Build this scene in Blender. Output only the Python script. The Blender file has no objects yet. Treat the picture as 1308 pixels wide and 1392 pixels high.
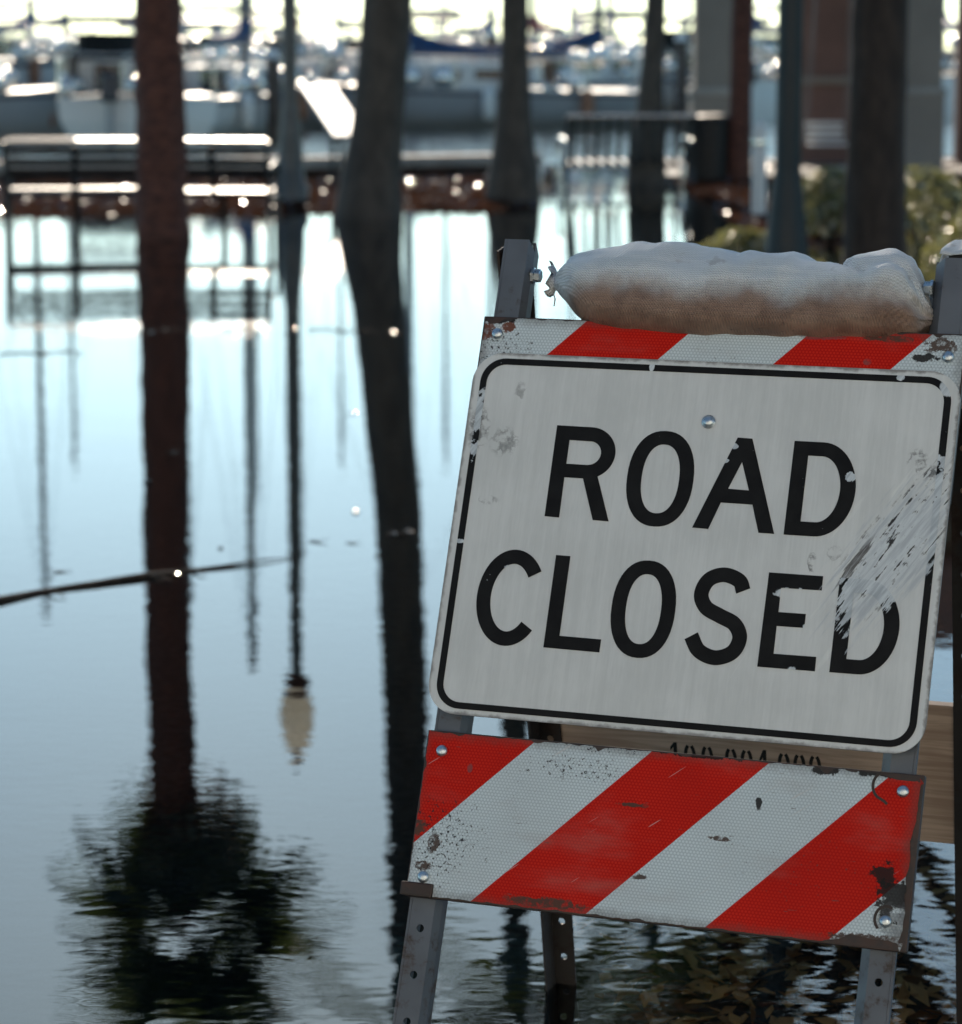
import bpy, bmesh, math, random
from mathutils import Vector, Matrix, noise

# ------------------------------------------------------------------ camera, sky, sun, exposure
scene = bpy.context.scene
C = bpy.data.collections.new('Scene'); scene.collection.children.link(C)
R_ = math.radians
FPX, PW, PH = 3800.0, 1308.0, 1392.0           # focal length and size of the photograph, in its pixels
CAM_H, PITCH = 1.29, math.atan((PH/2-70)/FPX)

cam_data = bpy.data.cameras.new('camera'); cam = bpy.data.objects.new('camera', cam_data); C.objects.link(cam)
cam.location = (0, 0, CAM_H); cam.rotation_euler = (R_(90)-PITCH, 0, 0)
cam_data.sensor_fit = 'VERTICAL'; cam_data.sensor_height = 36.0; cam_data.lens = FPX/PH*36.0
cam_data.clip_start = 0.05; cam_data.clip_end = 6000
cam_data.dof.use_dof = True; cam_data.dof.focus_distance = 3.33; cam_data.dof.aperture_fstop = 6.8
scene.camera = cam

SUN_AZ, SUN_EL = R_(-5), R_(27)                # clockwise from +Y, above the horizon
world = bpy.data.worlds.new('World'); scene.world = world; world.use_nodes = True
wn = world.node_tree; wn.nodes.clear()
sky = wn.nodes.new('ShaderNodeTexSky'); sky.sky_type = 'NISHITA'; sky.sun_disc = False
sky.sun_elevation = SUN_EL; sky.sun_rotation = SUN_AZ
sky.altitude = 0; sky.air_density = 0.60; sky.dust_density = 0.22; sky.ozone_density = 1.6
bg = wn.nodes.new('ShaderNodeBackground'); bg.inputs[1].default_value = 0.112
wo = wn.nodes.new('ShaderNodeOutputWorld')
tint = wn.nodes.new('ShaderNodeMix'); tint.data_type = 'RGBA'; tint.blend_type = 'MULTIPLY'; tint.inputs[0].default_value = 1.0
tint.inputs[7].default_value = (.95, 1.09, .95, 1)          # slightly green sea air
wn.links.new(sky.outputs[0], tint.inputs[6]); wn.links.new(tint.outputs[2], bg.inputs[0]); wn.links.new(bg.outputs[0], wo.inputs[0])

sl = bpy.data.lights.new('sun', 'SUN'); sl.energy = 4.0; sl.angle = R_(0.53); sl.color = (1.0, 0.86, 0.70)
sun = bpy.data.objects.new('sun', sl); C.objects.link(sun); sun.location = (-1, 12, 7)
sdir = Vector((math.sin(SUN_AZ)*math.cos(SUN_EL), math.cos(SUN_AZ)*math.cos(SUN_EL), math.sin(SUN_EL)))
sun.rotation_euler = sdir.to_track_quat('Z', 'Y').to_euler()

vs = scene.view_settings; vs.view_transform = 'Standard'; vs.look = 'None'; vs.exposure = 0.82; vs.gamma = 1.0
vs.use_curve_mapping = False
cy = scene.cycles
cy.use_denoising = True; cy.max_bounces = 8; cy.glossy_bounces = 5; cy.transmission_bounces = 5
cy.diffuse_bounces = 3; cy.transparent_max_bounces = 8
cy.sample_clamp_indirect = 12; cy.sample_clamp_direct = 0; cy.caustics_reflective = False; cy.caustics_refractive = False
cy.use_adaptive_sampling = True; cy.adaptive_threshold = 0.01

# ------------------------------------------------------------------ helpers: places
def ray(x, y):
    a = (x-PW/2)/FPX; b = (PH/2-y)/FPX
    c, s = math.cos(PITCH), math.sin(PITCH)
    return Vector((a, b*s + c, b*c - s))
def gp(x, y, z=0.0):                            # the point of the level z under a pixel of the photograph
    q = ray(x, y); k = (z-CAM_H)/q.z
    return Vector((0, 0, CAM_H)) + q*k
def at(x, y, d):                                # the point at distance d (along Y) on that line of sight
    q = ray(x, y); return Vector((0, 0, CAM_H)) + q*(d/q.y)

# ------------------------------------------------------------------ helpers: objects
def tag(o, label=None, cat=None, group=None, kind=None):
    if label: o['label'] = label
    if cat: o['category'] = cat
    if group: o['group'] = group
    if kind: o['kind'] = kind
    return o
def thing(name, label, cat, loc=(0,0,0), rz=0.0, group=None):
    o = bpy.data.objects.new(name, None); C.objects.link(o)
    o.empty_display_size = 0.1; o.location = loc; o.rotation_euler = (0, 0, rz)
    return tag(o, label, cat, group)
def link(name, me, parent=None, mat=None):
    o = bpy.data.objects.new(name, me); C.objects.link(o)
    if parent is not None: o.parent = parent
    if mat is not None and not me.materials: me.materials.append(mat)
    return o
class MB:
    def __init__(s): s.v = []; s.f = []; s.sm = []
    def add(s, vs_, fs, smooth=False):
        b = len(s.v); s.v += [tuple(p) for p in vs_]
        s.f += [tuple(b+i for i in f) for f in fs]; s.sm += [smooth]*len(fs); return s
    def box(s, c, d, rot=None, bev=0.0):
        hx, hy, hz = d[0]/2, d[1]/2, d[2]/2
        if bev > 0:
            bm = bmesh.new(); bmesh.ops.create_cube(bm, size=1.0)
            for v in bm.verts: v.co = Vector((v.co.x*d[0], v.co.y*d[1], v.co.z*d[2]))
            bmesh.ops.bevel(bm, geom=list(bm.edges), offset=bev, segments=2, affect='EDGES', profile=0.6)
            P = [v.co.copy() for v in bm.verts]; F = [[v.index for v in f.verts] for f in bm.faces]; bm.free()
        else:
            P = [Vector((x, y, z)) for x in (-hx, hx) for y in (-hy, hy) for z in (-hz, hz)]
            F = [(0,1,3,2),(4,6,7,5),(0,4,5,1),(2,3,7,6),(0,2,6,4),(1,5,7,3)]
        if rot is not None: P = [rot @ p for p in P]
        c = Vector(c); return s.add([p+c for p in P], F)
    def tube(s, pts, r, n=10, caps=True, smooth=True, sq=None):
        pts = [Vector(p) for p in pts]; m = len(pts)
        if not isinstance(r, (list, tuple)): r = [r]*m
        V = []; up = None
        for i, p in enumerate(pts):
            t = (pts[min(i+1, m-1)] - pts[max(i-1, 0)]).normalized()
            if up is None:
                a = Vector((0,0,1)) if abs(t.z) < .9 else Vector((1,0,0))
                up = (a - t*a.dot(t)).normalized()
            else:
                up = (up - t*up.dot(t)); up = up.normalized() if up.length > 1e-6 else t.orthogonal().normalized()
            side = t.cross(up)
            for k in range(n):
                a = 2*math.pi*k/n
                V.append(p + (side*math.cos(a) + up*math.sin(a))*r[i])
        F = [(i*n+k, i*n+(k+1) % n, (i+1)*n+(k+1) % n, (i+1)*n+k) for i in range(m-1) for k in range(n)]
        s.add(V, F, smooth)
        if caps:
            s.add(V[:n], [tuple(range(n-1, -1, -1))]); s.add(V[-n:], [tuple(range(n))])
        return s
    def lathe(s, prof, n=24, M=None, smooth=True, c=(0,0,0)):   # prof: (radius, height) along local Z
        V = []; c = Vector(c)
        for r, h in prof:
            for k in range(n):
                a = 2*math.pi*k/n; V.append(Vector((r*math.cos(a), r*math.sin(a), h)))
        if M is not None: V = [M @ p for p in V]
        V = [p+c for p in V]
        F = [(i*n+k, i*n+(k+1) % n, (i+1)*n+(k+1) % n, (i+1)*n+k) for i in range(len(prof)-1) for k in range(n)]
        s.add(V, F, smooth)
        s.add(V[:n], [tuple(range(n-1, -1, -1))]); s.add(V[-n:], [tuple(range(n))])
        return s
    def sheet(s, P, smooth=True, closed=False):                   # rows of points
        n = len(P[0]); V = [p for row in P for p in row]
        F = []
        for i in range(len(P)-1):
            for k in range(n if closed else n-1):
                F.append((i*n+k, i*n+(k+1) % n, (i+1)*n+(k+1) % n, (i+1)*n+k))
        return s.add(V, F, smooth)
    def mesh(s, name, mat=None):
        me = bpy.data.meshes.new(name); me.from_pydata(s.v, [], s.f)
        me.polygons.foreach_set('use_smooth', s.sm); me.update()
        if mat: me.materials.append(mat)
        return me
    def build(s, name, mat, parent=None):
        return link(name, s.mesh(name, mat), parent)
def loops_mesh(name, loops, thick, z0, mat):      # flat shape with holes, as a thin solid; loops in the local XY plane
    cu = bpy.data.curves.new(name, 'CURVE'); cu.dimensions = '2D'; cu.fill_mode = 'BOTH'; cu.extrude = thick/2
    for lp in loops:
        sp = cu.splines.new('POLY'); sp.points.add(len(lp)-1); sp.use_cyclic_u = True
        for i, p in enumerate(lp): sp.points[i].co = (p[0], p[1], 0, 1)
    ob = bpy.data.objects.new(name, cu); C.objects.link(ob)
    me = bpy.data.meshes.new_from_object(ob); me.name = name
    bpy.data.objects.remove(ob); bpy.data.curves.remove(cu)
    me.transform(Matrix.Translation((0, 0, z0+thick/2)))
    me.materials.clear(); me.materials.append(mat)
    return me

# ------------------------------------------------------------------ helpers: materials
class X:                                          # a value in a node tree, with arithmetic
    def __init__(s, nt, k): s.nt, s.k = nt, k
    def op(s, o, *a, clamp=False):
        n = s.nt.nodes.new('ShaderNodeMath'); n.operation = o; n.use_clamp = clamp
        for i, q in enumerate((s,)+a):
            if isinstance(q, X): s.nt.links.new(q.k, n.inputs[i])
            else: n.inputs[i].default_value = q
        return X(s.nt, n.outputs[0])
    def __add__(s, o): return s.op('ADD', o)
    def __radd__(s, o): return s.op('ADD', o)
    def __sub__(s, o): return s.op('SUBTRACT', o)
    def __rsub__(s, o): return (s*-1.0) + o
    def __mul__(s, o): return s.op('MULTIPLY', o)
    def __rmul__(s, o): return s.op('MULTIPLY', o)
    def __truediv__(s, o): return s.op('DIVIDE', o)
    def mx(s, o): return s.op('MAXIMUM', o)
    def mn(s, o): return s.op('MINIMUM', o)
    def abs(s): return s.op('ABSOLUTE')
    def sat(s): return s.op('ADD', 0.0, clamp=True)
    def step(s, a, b):                            # smooth step from a to b
        n = s.nt.nodes.new('ShaderNodeMapRange'); n.interpolation_type = 'SMOOTHSTEP'
        s.nt.links.new(s.k, n.inputs[0]); n.inputs[1].default_value = a; n.inputs[2].default_value = b
        if b < a:
            n.inputs[1].default_value = b; n.inputs[2].default_value = a
            n.inputs[3].default_value = 1; n.inputs[4].default_value = 0
        return X(s.nt, n.outputs[0])
class Mat:
    def __init__(s, name, rough=0.6, col=(.5,.5,.5), metal=0.0, spec=0.5, ior=1.5, space='Object'):
        s.m = bpy.data.materials.new(name); s.m.use_nodes = True; s.nt = s.m.node_tree
        s.b = s.nt.nodes['Principled BSDF']
        s.b.inputs['Base Color'].default_value = (*col, 1); s.b.inputs['Roughness'].default_value = rough
        s.b.inputs['Metallic'].default_value = metal; s.b.inputs['IOR'].default_value = ior
        s.b.inputs['Specular IOR Level'].default_value = spec
        s.tc = s.nt.nodes.new('ShaderNodeTexCoord'); s.vec = s.tc.outputs[space]
        if space == 'World':
            pass
    def xyz(s):
        n = s.nt.nodes.new('ShaderNodeSeparateXYZ'); s.nt.links.new(s.vec, n.inputs[0])
        return [X(s.nt, o) for o in n.outputs]
    def comb(s, a, b, c=0.0):
        n = s.nt.nodes.new('ShaderNodeCombineXYZ')
        for i, q in enumerate((a, b, c)):
            if isinstance(q, X): s.nt.links.new(q.k, n.inputs[i])
            else: n.inputs[i].default_value = q
        return n.outputs[0]
    def noise(s, scale, vec=None, detail=3.0, rough=0.55, dist=0.0, sc=None):
        n = s.nt.nodes.new('ShaderNodeTexNoise'); n.inputs['Scale'].default_value = scale
        n.inputs['Detail'].default_value = detail; n.inputs['Roughness'].default_value = rough; n.inputs['Distortion'].default_value = dist
        v = vec if vec is not None else s.vec
        if sc is not None:
            mp = s.nt.nodes.new('ShaderNodeMapping'); mp.inputs['Scale'].default_value = sc; s.nt.links.new(v, mp.inputs[0]); v = mp.outputs[0]
        s.nt.links.new(v, n.inputs['Vector']); return X(s.nt, n.outputs[0])
    def mix(s, f, a, b):                           # colours: tuples or sockets
        n = s.nt.nodes.new('ShaderNodeMix'); n.data_type = 'RGBA'
        if isinstance(f, X): s.nt.links.new(f.k, n.inputs[0])
        else: n.inputs[0].default_value = f
        for q, i in ((a, 6), (b, 7)):
            if isinstance(q, tuple): n.inputs[i].default_value = (*q, 1)
            else: s.nt.links.new(q, n.inputs[i])
        return n.outputs[2]
    def color(s, k): s.nt.links.new(k, s.b.inputs['Base Color']); return s
    def rough(s, x): s.nt.links.new(x.k, s.b.inputs['Roughness']); return s
    def bump(s, x, strength=0.3, dist=0.01):
        n = s.nt.nodes.new('ShaderNodeBump'); n.inputs['Strength'].default_value = strength; n.inputs['Distance'].default_value = dist
        s.nt.links.new(x.k, n.inputs['Height']); s.nt.links.new(n.outputs[0], s.b.inputs['Normal']); return s
    def spot(s, u, v, cu, cv, ru, rv, jag=None, k=0.8):    # worn patch with a ragged rim, 0..1
        d = (((u-cu)/ru)*((u-cu)/ru) + ((v-cv)/rv)*((v-cv)/rv)).op('SQRT')
        if jag is not None: d = d + (jag-0.5)*k*2.0
        return d.step(1.05, 0.85)

def plain(name, col, rough=0.6, metal=0.0, var=0.25, scale=6.0, bump=0.0, dist=0.01, sc=None, spec=0.5):
    m = Mat(name, rough, col, metal, spec)
    nz = m.noise(scale, sc=sc, detail=4)
    a = tuple(max(0, c*(1-var)) for c in col); b = tuple(min(1, c*(1+var)) for c in col)
    m.color(m.mix(nz.step(0.3, 0.7), a, b)); m.rough((nz*0.3 + (rough-0.15)).sat())
    if bump: m.bump(nz, bump, dist)
    return m.m

def leaf_mat(name, col, trans, rough=0.4, glossy=0.12, thin=0.4):
    m = bpy.data.materials.new(name); m.use_nodes = True; nt = m.node_tree; nt.nodes.clear()
    out = nt.nodes.new('ShaderNodeOutputMaterial'); d = nt.nodes.new('ShaderNodeBsdfDiffuse'); t = nt.nodes.new('ShaderNodeBsdfTranslucent')
    g = nt.nodes.new('ShaderNodeBsdfGlossy'); g.inputs['Roughness'].default_value = rough
    geo = nt.nodes.new('ShaderNodeNewGeometry'); mx = nt.nodes.new('ShaderNodeMix'); mx.data_type = 'RGBA'
    mx.inputs[6].default_value = (*[c*0.55 for c in col], 1); mx.inputs[7].default_value = (*[min(1, c*1.5) for c in col], 1)
    nt.links.new(geo.outputs['Random Per Island'], mx.inputs[0]); nt.links.new(mx.outputs[2], d.inputs[0])
    t.inputs[0].default_value = (*trans, 1)
    a = nt.nodes.new('ShaderNodeMixShader'); a.inputs[0].default_value = thin; b = nt.nodes.new('ShaderNodeMixShader'); b.inputs[0].default_value = glossy
    nt.links.new(d.outputs[0], a.inputs[1]); nt.links.new(t.outputs[0], a.inputs[2])
    nt.links.new(a.outputs[0], b.inputs[1]); nt.links.new(g.outputs[0], b.inputs[2]); nt.links.new(b.outputs[0], out.inputs[0])
    return m

M = {}
M['bark_red'] = plain('bark_red', (.105,.040,.027), .85, var=.5, scale=14, bump=.8, dist=.02, sc=(1,1,2.2))
M['bark_grey'] = plain('bark_grey', (.080,.066,.054), .85, var=.35, scale=9, bump=.5, dist=.015, sc=(1,1,.5))
M['bark_oak'] = plain('bark_oak', (.040,.029,.023), .9, var=.45, scale=18, bump=.9, dist=.02, sc=(1,1,.35))
M['frond'] = leaf_mat('frond', (.035,.050,.018), (.09,.13,.03), .35, .10)
M['frond_dead'] = leaf_mat('frond_dead', (.12,.075,.035), (.18,.10,.04), .5, .05)
M['oak_leaf'] = leaf_mat('oak_leaf', (.055,.044,.018), (.36,.17,.04), .35, .06, .55)
M['shrub_leaf'] = leaf_mat('shrub_leaf', (.085,.095,.028), (.42,.40,.10), .28, .22)
M['litter'] = leaf_mat('litter', (.042,.017,.011), (.06,.025,.01), .12, .16)
M['mulch'] = plain('mulch', (.055,.028,.020), .7, var=.6, scale=5, bump=.8, dist=.05)
M['iron'] = plain('black_iron', (.022,.024,.026), .38, var=.3, scale=8)
M['iron_matt'] = plain('matt_iron', (.020,.022,.024), .75, var=.3, scale=8, spec=.15)
M['bench_slat'] = plain('bench_slat', (.05,.055,.055), .40, var=.3, scale=16, spec=.6)
M['steel'] = plain('bright_steel', (.62,.62,.60), .22, metal=1.0, var=.15, scale=5)
M['chrome'] = plain('chrome', (.80,.79,.76), .24, metal=1.0, var=.05, scale=5)
M['post_teal'] = plain('post_teal', (.006,.014,.017), .55, var=.25, scale=6)
M['concrete'] = plain('concrete', (.36,.34,.31), .8, var=.2, scale=3, bump=.3, dist=.01)
M['wall_brown'] = plain('wall_brown', (.20,.115,.095), .85, var=.15, scale=2)
M['column'] = plain('column_beige', (.27,.235,.20), .85, var=.1, scale=2)
M['roof'] = plain('roof_tile', (.33,.13,.07), .8, var=.3, scale=4)
M['hull_white'] = plain('hull_white', (.80,.78,.74), .25, var=.06, scale=1)
M['hull_grey'] = plain('hull_grey', (.36,.37,.38), .3, var=.1, scale=1)
M['hull_navy'] = plain('hull_navy', (.02,.035,.07), .2, var=.2, scale=1)
M['hull_stripe'] = plain('hull_stripe', (.05,.05,.06), .4, var=.2, scale=1)
M['deck'] = plain('deck_cream', (.55,.52,.46), .4, var=.08, scale=2)
M['glass_dark'] = plain('dark_glass', (.02,.025,.03), .08, var=.2, scale=2, spec=.8)
M['canvas_blue'] = plain('canvas_blue', (.012,.05,.14), .7, var=.25, scale=3)
M['canvas_red'] = plain('canvas_red', (.30,.06,.045), .7, var=.2, scale=3)
M['wood_dock'] = plain('dock_wood', (.36,.17,.10), .8, var=.25, scale=4, sc=(1,6,6))
M['pile_wood'] = plain('pile_wood', (.11,.085,.07), .85, var=.35, scale=5, bump=.5, dist=.02)
M['alu'] = plain('mast_metal', (.55,.55,.54), .35, metal=.9, var=.1, scale=2)
M['mast'] = plain('mast_paint', (.16,.16,.16), .5, var=.1, scale=2)
M['panel_white'] = plain('panel_laminate', (.80,.79,.76), .42, var=.04, scale=3, spec=.9)
M['post_white'] = plain('white_paint', (.74,.75,.74), .45, var=.06, scale=4)
M['bin'] = plain('bin_black', (.014,.014,.015), .5, var=.3, scale=9)
M['house'] = plain('fill_house_render', (.78,.755,.69), .85, var=.08, scale=1)  # walls of the added houses, pale so they bounce fill light
M['land'] = plain('far_land', (.045,.055,.05), .9, var=.3, scale=.05)

# ------------------------------------------------------------------ the setting: ground and water
def ground_z(x, y):
    n1 = noise.noise(Vector((x*.35, y*.30, 1.7))); n2 = noise.noise(Vector((x*1.3, y*1.1, 5.2))); n3 = noise.noise(Vector((x*4.1, y*3.3, 9.2)))
    edge = (21.6 if x < -1.2 else 22.7) + 1.1*n1*1.6 + .5*n2
    if x > 1.15: edge -= min(4.2, (x-1.15)*3.6)             # planting bed under the hedge reaches nearer
    if -3.6 < x < -1.6: edge -= .6
    t = max(0.0, min(1.0, (y-edge+1.2)/2.4)); t = t*t*(3-2*t)
    gap = max(0.0, min(1.0, (x-.45)/.25))*max(0.0, min(1.0, (2.0-x)/.25)); t *= 1-gap
    dip = max(0.0, min(1.0, (y-9)/8))*.10
    return -0.075 - dip + t*(0.115 + dip + .035*n2 + .018*n3) + .012*n1
def grid(name, xs, ys, zf, mat):
    P = [[(x, y, zf(x, y)) for x in xs] for y in ys]
    return MB().sheet(P).build(name, mat)
def lin(a, b, n): return [a+(b-a)*i/n for i in range(n+1)]
gm = Mat('ground', .95, (.05,.05,.05), spec=.05, ior=1.04)
gx, gy, gz = gm.xyz()
gn = gm.noise(3.0, detail=6)
gn2 = gm.noise(40.0, detail=3)
bed = gz.step(-0.03, 0.005)
asph = gm.mix(gn2.step(.35, .7), (.016,.017,.017), (.034,.034,.033))
mul = gm.mix(gn.step(.35, .65), (.016,.009,.007), (.050,.022,.014))
gm.color(gm.mix(bed, asph, mul)); gm.bump(gn2, .6, .03)
g = grid('ground', lin(-26, 26, 208), lin(-14, 33.5, 190), ground_z, gm.m); tag(g, 'wet asphalt street and leaf mulch beds under the flood', kind='structure')
seabed = MB().box((0, 1530, -3.0), (4200, 2990, .5)).build('seabed', M['mulch']); tag(seabed, kind='structure')

wm = Mat('water', .0, (.010,.016,.016), ior=1.48)
wx, wy, wz = wm.xyz()
rip1 = wm.noise(1.0, sc=(6.0, 9.0, 1.0), detail=2.0, rough=.5)
rip2 = wm.noise(1.0, sc=(1.1, 2.4, 1.0), detail=1.0)
rip3 = wm.noise(1.0, sc=(15.0, 24.0, 1.0), detail=1.0)
ripn = wm.noise(1.0, sc=(7.5, 5.5, 1.0), detail=2.0, dist=.4)
# wavelets run out from where the barricade legs stand in the water
dx, dy = wx-0.75, wy-3.75
near = ((dx*dx/2.2 + dy*dy/2.6).op('SQRT')).step(1.0, .15)
far_calm = wy.step(40.0, 12.0)*.55 + .45
patch = wm.noise(.55, detail=2.0).step(.38, .62)*.6 + .5
hgt = (rip1*.60 + rip2*1.2 + rip3*.75)*far_calm*patch + (ripn*1.6 + rip1*.5 + rip3*.35)*near*1.5
chop = wm.noise(1.0, sc=(1.6, 3.2, 1.0), detail=2.0)*wy.step(32.4, 34.0)
hgt = hgt + chop*140.0
wm.bump(hgt, 1.0, .00035)
# clear shallow water: mirror by Fresnel, the rest looks through to the flooded ground
wfr = wm.nt.nodes.new('ShaderNodeFresnel'); wfr.inputs['IOR'].default_value = 1.52
wgl = wm.nt.nodes.new('ShaderNodeBsdfGlossy'); wgl.inputs['Roughness'].default_value = 0.0; wgl.inputs['Color'].default_value = (1, 1, 1, 1)
wtr = wm.nt.nodes.new('ShaderNodeBsdfTransparent'); wtr.inputs['Color'].default_value = (.80, .86, .82, 1)
wmx = wm.nt.nodes.new('ShaderNodeMixShader')
for nd in (wfr, wgl): wm.nt.links.new(wm.b.inputs['Normal'].links[0].from_socket, nd.inputs['Normal'])
wm.nt.links.new(wfr.outputs[0], wmx.inputs[0]); wm.nt.links.new(wtr.outputs[0], wmx.inputs[1]); wm.nt.links.new(wgl.outputs[0], wmx.inputs[2])
wm.nt.links.new(wmx.outputs[0], wm.nt.nodes['Material Output'].inputs['Surface'])
w = MB().add([(-2000,-20,0),(2000,-20,0),(2000,3000,0),(-2000,3000,0)], [(0,1,2,3)]).build('water', wm.m); tag(w, 'still flood water over the street, mirroring trees and sky', kind='structure')

# low breakwater far out on the bay
bm_ = MB()
xs = lin(-330, 330, 90)
P = []
for k, (yy, hh) in enumerate(((880, -1), (882, 1.6), (892, 2.0), (905, -1))):
    P.append([(x, yy, hh + (1.6*noise.noise(Vector((x*.02, k, 3.3))) if hh > 0 else 0)) for x in xs])
tag(bm_.sheet(P).build('far_shore', M['land']), kind='structure')
# ------------------------------------------------------------------ sea wall along the marina edge
WALL_A, WALL_B = gp(-420, 262), gp(735, 240)
sw_dir = (WALL_B-WALL_A); sw_len = sw_dir.length; sw_rz = math.atan2(sw_dir.y, sw_dir.x)
sw = thing('sea_wall', 'low concrete sea wall with pale cap between flooded walk and marina', 'wall', (WALL_A.x, WALL_A.y, -.4), sw_rz)
nseg = 6; L = sw_len/nseg
for i in range(nseg):
    MB().box(((i+.5)*L, .18, .26), (L-.012, .34, .52), bev=.012).build('wall_block', M['mulch'], sw)
    MB().box(((i+.5)*L, .16, .58), (L-.008, .46, .11), bev=.015).build('cap_stone', M['concrete'], sw)

# ------------------------------------------------------------------ unseen houses behind the viewer, added to bounce sunlight onto the sign
for i, (hx, hw, hh) in enumerate(((-13.0, 13.0, 9.5), (1.5, 14.5, 11.0), (16.5, 13.5, 9.0))):
    hs = thing('fill_house', ('unseen cream rendered house added to bounce sunlight onto the sign', 'unseen tall pale rendered house added to bounce sunlight onto the sign', 'unseen low white rendered house added to bounce sunlight onto the sign')[i], 'building', (hx, -11.0, -.3), group='unseen houses added to bounce light')
    MB().box((0, -4, hh/2), (hw-.3, 8, hh)).build('wall', M['house'], hs)
    MB().box((0, -4, hh+.15), (hw+.1, 8.6, .3), bev=.03).build('roof', M['roof'], hs)
    for fl in range(3):
        for k in range(5):
            x, z = (k-2)*hw*.185, 1.9+fl*2.9
            wi = MB().box((x, .01, z), (1.15, .06, 1.5), bev=.01).build('window', M['concrete'], hs)
            MB().box((x, .045, z), (.98, .03, 1.32)).build('pane', M['glass_dark'], wi)

# ------------------------------------------------------------------ the road closed barricade
U = Vector((0.93865247, -0.34484578, -0.00359536)); V = Vector((0.13784901, 0.36562082, 0.92049936)); N = U.cross(V)
ORG = Vector((0.24911283, 3.28833073, -0.58151171 + CAM_H))
F1 = Matrix(((U.x,V.x,N.x,ORG.x),(U.y,V.y,N.y,ORG.y),(U.z,V.z,N.z,ORG.z),(0,0,0,1)))
UH = Vector((U.x, U.y, 0)).normalized(); BK = Vector((-UH.y, UH.x, 0))
HINGE = ORG + V*.342 - N*.03
RV = Vector((0,0,1))*math.cos(R_(11)) - BK*math.sin(R_(11)); RN = UH.cross(RV)
F2 = Matrix(((UH.x,RV.x,RN.x,HINGE.x),(UH.y,RV.y,RN.y,HINGE.y),(UH.z,RV.z,RN.z,HINGE.z),(0,0,0,1)))
GROUND_B = ground_z(0.35, 3.4)
base_pt = Vector((0.35, 3.45, GROUND_B))
bar = thing('traffic_barricade', 'folding A-frame barricade with ROAD CLOSED sign and red and white striped boards', 'barricade', base_pt)
def bpart(name, me, mat=None, F=F1, parent=bar):
    o = link(name, me, None, mat)
    o.parent = parent
    if parent is bar: o.matrix_basis = Matrix.Translation(-base_pt) @ F
    return o

# --- materials of the barricade (coordinates are metres along the board: u right, v up)
def scuff_axes(m, u, v):
    s_ = ((u-.297)*-.538 + (v-.100)*-.843); p_ = ((u-.297)*.843 + (v-.100)*-.538)
    return s_, p_
def scuff(m, u, v):
    s_, p_ = scuff_axes(m, u, v)
    st = m.noise(1.0, vec=m.comb(s_*14.0, p_*150.0), detail=4, rough=.65)
    st2 = m.noise(1.0, vec=m.comb(s_*7.0+11.0, p_*70.0), detail=3, rough=.6)
    blot = m.noise(60.0, detail=4, rough=.65)
    core = ((((s_-.108)/.108)*((s_-.108)/.108) + ((p_-.008)/.042)*((p_-.008)/.042)).op('SQRT'))
    wide = ((((s_-.13)/.19)*((s_-.13)/.19) + ((p_+.005)/.085)*((p_+.005)/.085)).op('SQRT'))
    return s_, p_, st, st2, blot, core, wide
def sign_face():
    m = Mat('sign_sheeting', .42, spec=.45); u, v, w_ = m.xyz()
    s_, p_, st, st2, blot, core, wide = scuff(m, u, v)
    rib = m.noise(1.0, vec=m.comb(u*95.0, v*1.6), detail=2)
    fine = m.noise(1.0, vec=m.comb(u*380.0, v*45.0), detail=1)
    cloud = m.noise(9.0, detail=4)
    c = m.mix((rib*.35 + fine*.15 + cloud*.5).step(.35, .66), (.61,.635,.625), (.72,.745,.735))
    # pale scrapes
    scr = (st2.step(.60, .72))*wide.step(1.15, .35)*.75
    c = m.mix(scr, c, (.82,.85,.82))
    hair = m.noise(1.0, vec=m.comb((u*.45+v*.89)*5.0+3.0, (u*.89-v*.45)*240.0), detail=2)
    c = m.mix((hair.step(.71, .76))*.35, c, (.82,.84,.82))
    # blue grey rubbed metal with dark flecks
    rub = (core + (st-.5)*2.4).step(1.25, .45)
    c = m.mix(rub*.65, c, m.mix(st.step(.36, .60), (.40,.455,.51), (.68,.75,.79)))
    fl = ((st*.70 + blot*.40).step(.60, .66))*(core+(st2-.5)*1.2+s_*2.5-.25).step(1.25, .65)
    c = m.mix(fl, c, (.015,.015,.017))
    tail = m.spot(s_, p_, .142, -.022, .034, .006, st, 1.6)          # brown streak above the letter D
    c = m.mix(tail*.9*(st.step(.3,.55)), c, (.035,.026,.02))
    for (a, b, ru, rv, k) in ((-.252,.115,.020,.020,.55), (-.262,.040,.014,.006,.6), (.150,-.012,.006,.014,.8), (.176,.001,.010,.010,.5),
                              (.262,.118,.013,.016,.75), (-.240,.180,.008,.014,.45), (.283,.100,.012,.016,.8), (-.288,.130,.016,.030,.7)):
        c = m.mix(m.spot(u, v, a, b, ru, rv, blot, 1.5)*k*blot.step(.42,.62), c, (.035,.036,.038))
    # grey grime on the rim
    ex = (u.abs()-.3048)*-1.0; ey = (v.abs()-.2286)*-1.0
    rim = (ex.mn(ey) + (blot-.5)*.012).step(.005, .0)
    c = m.mix(rim*.8, c, (.16,.15,.14))
    m.color(c); m.bump(rib*.12 + st*rub*1.5, .25, .0015); m.rough((blot*.25+.30).sat())
    return m.m
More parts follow.
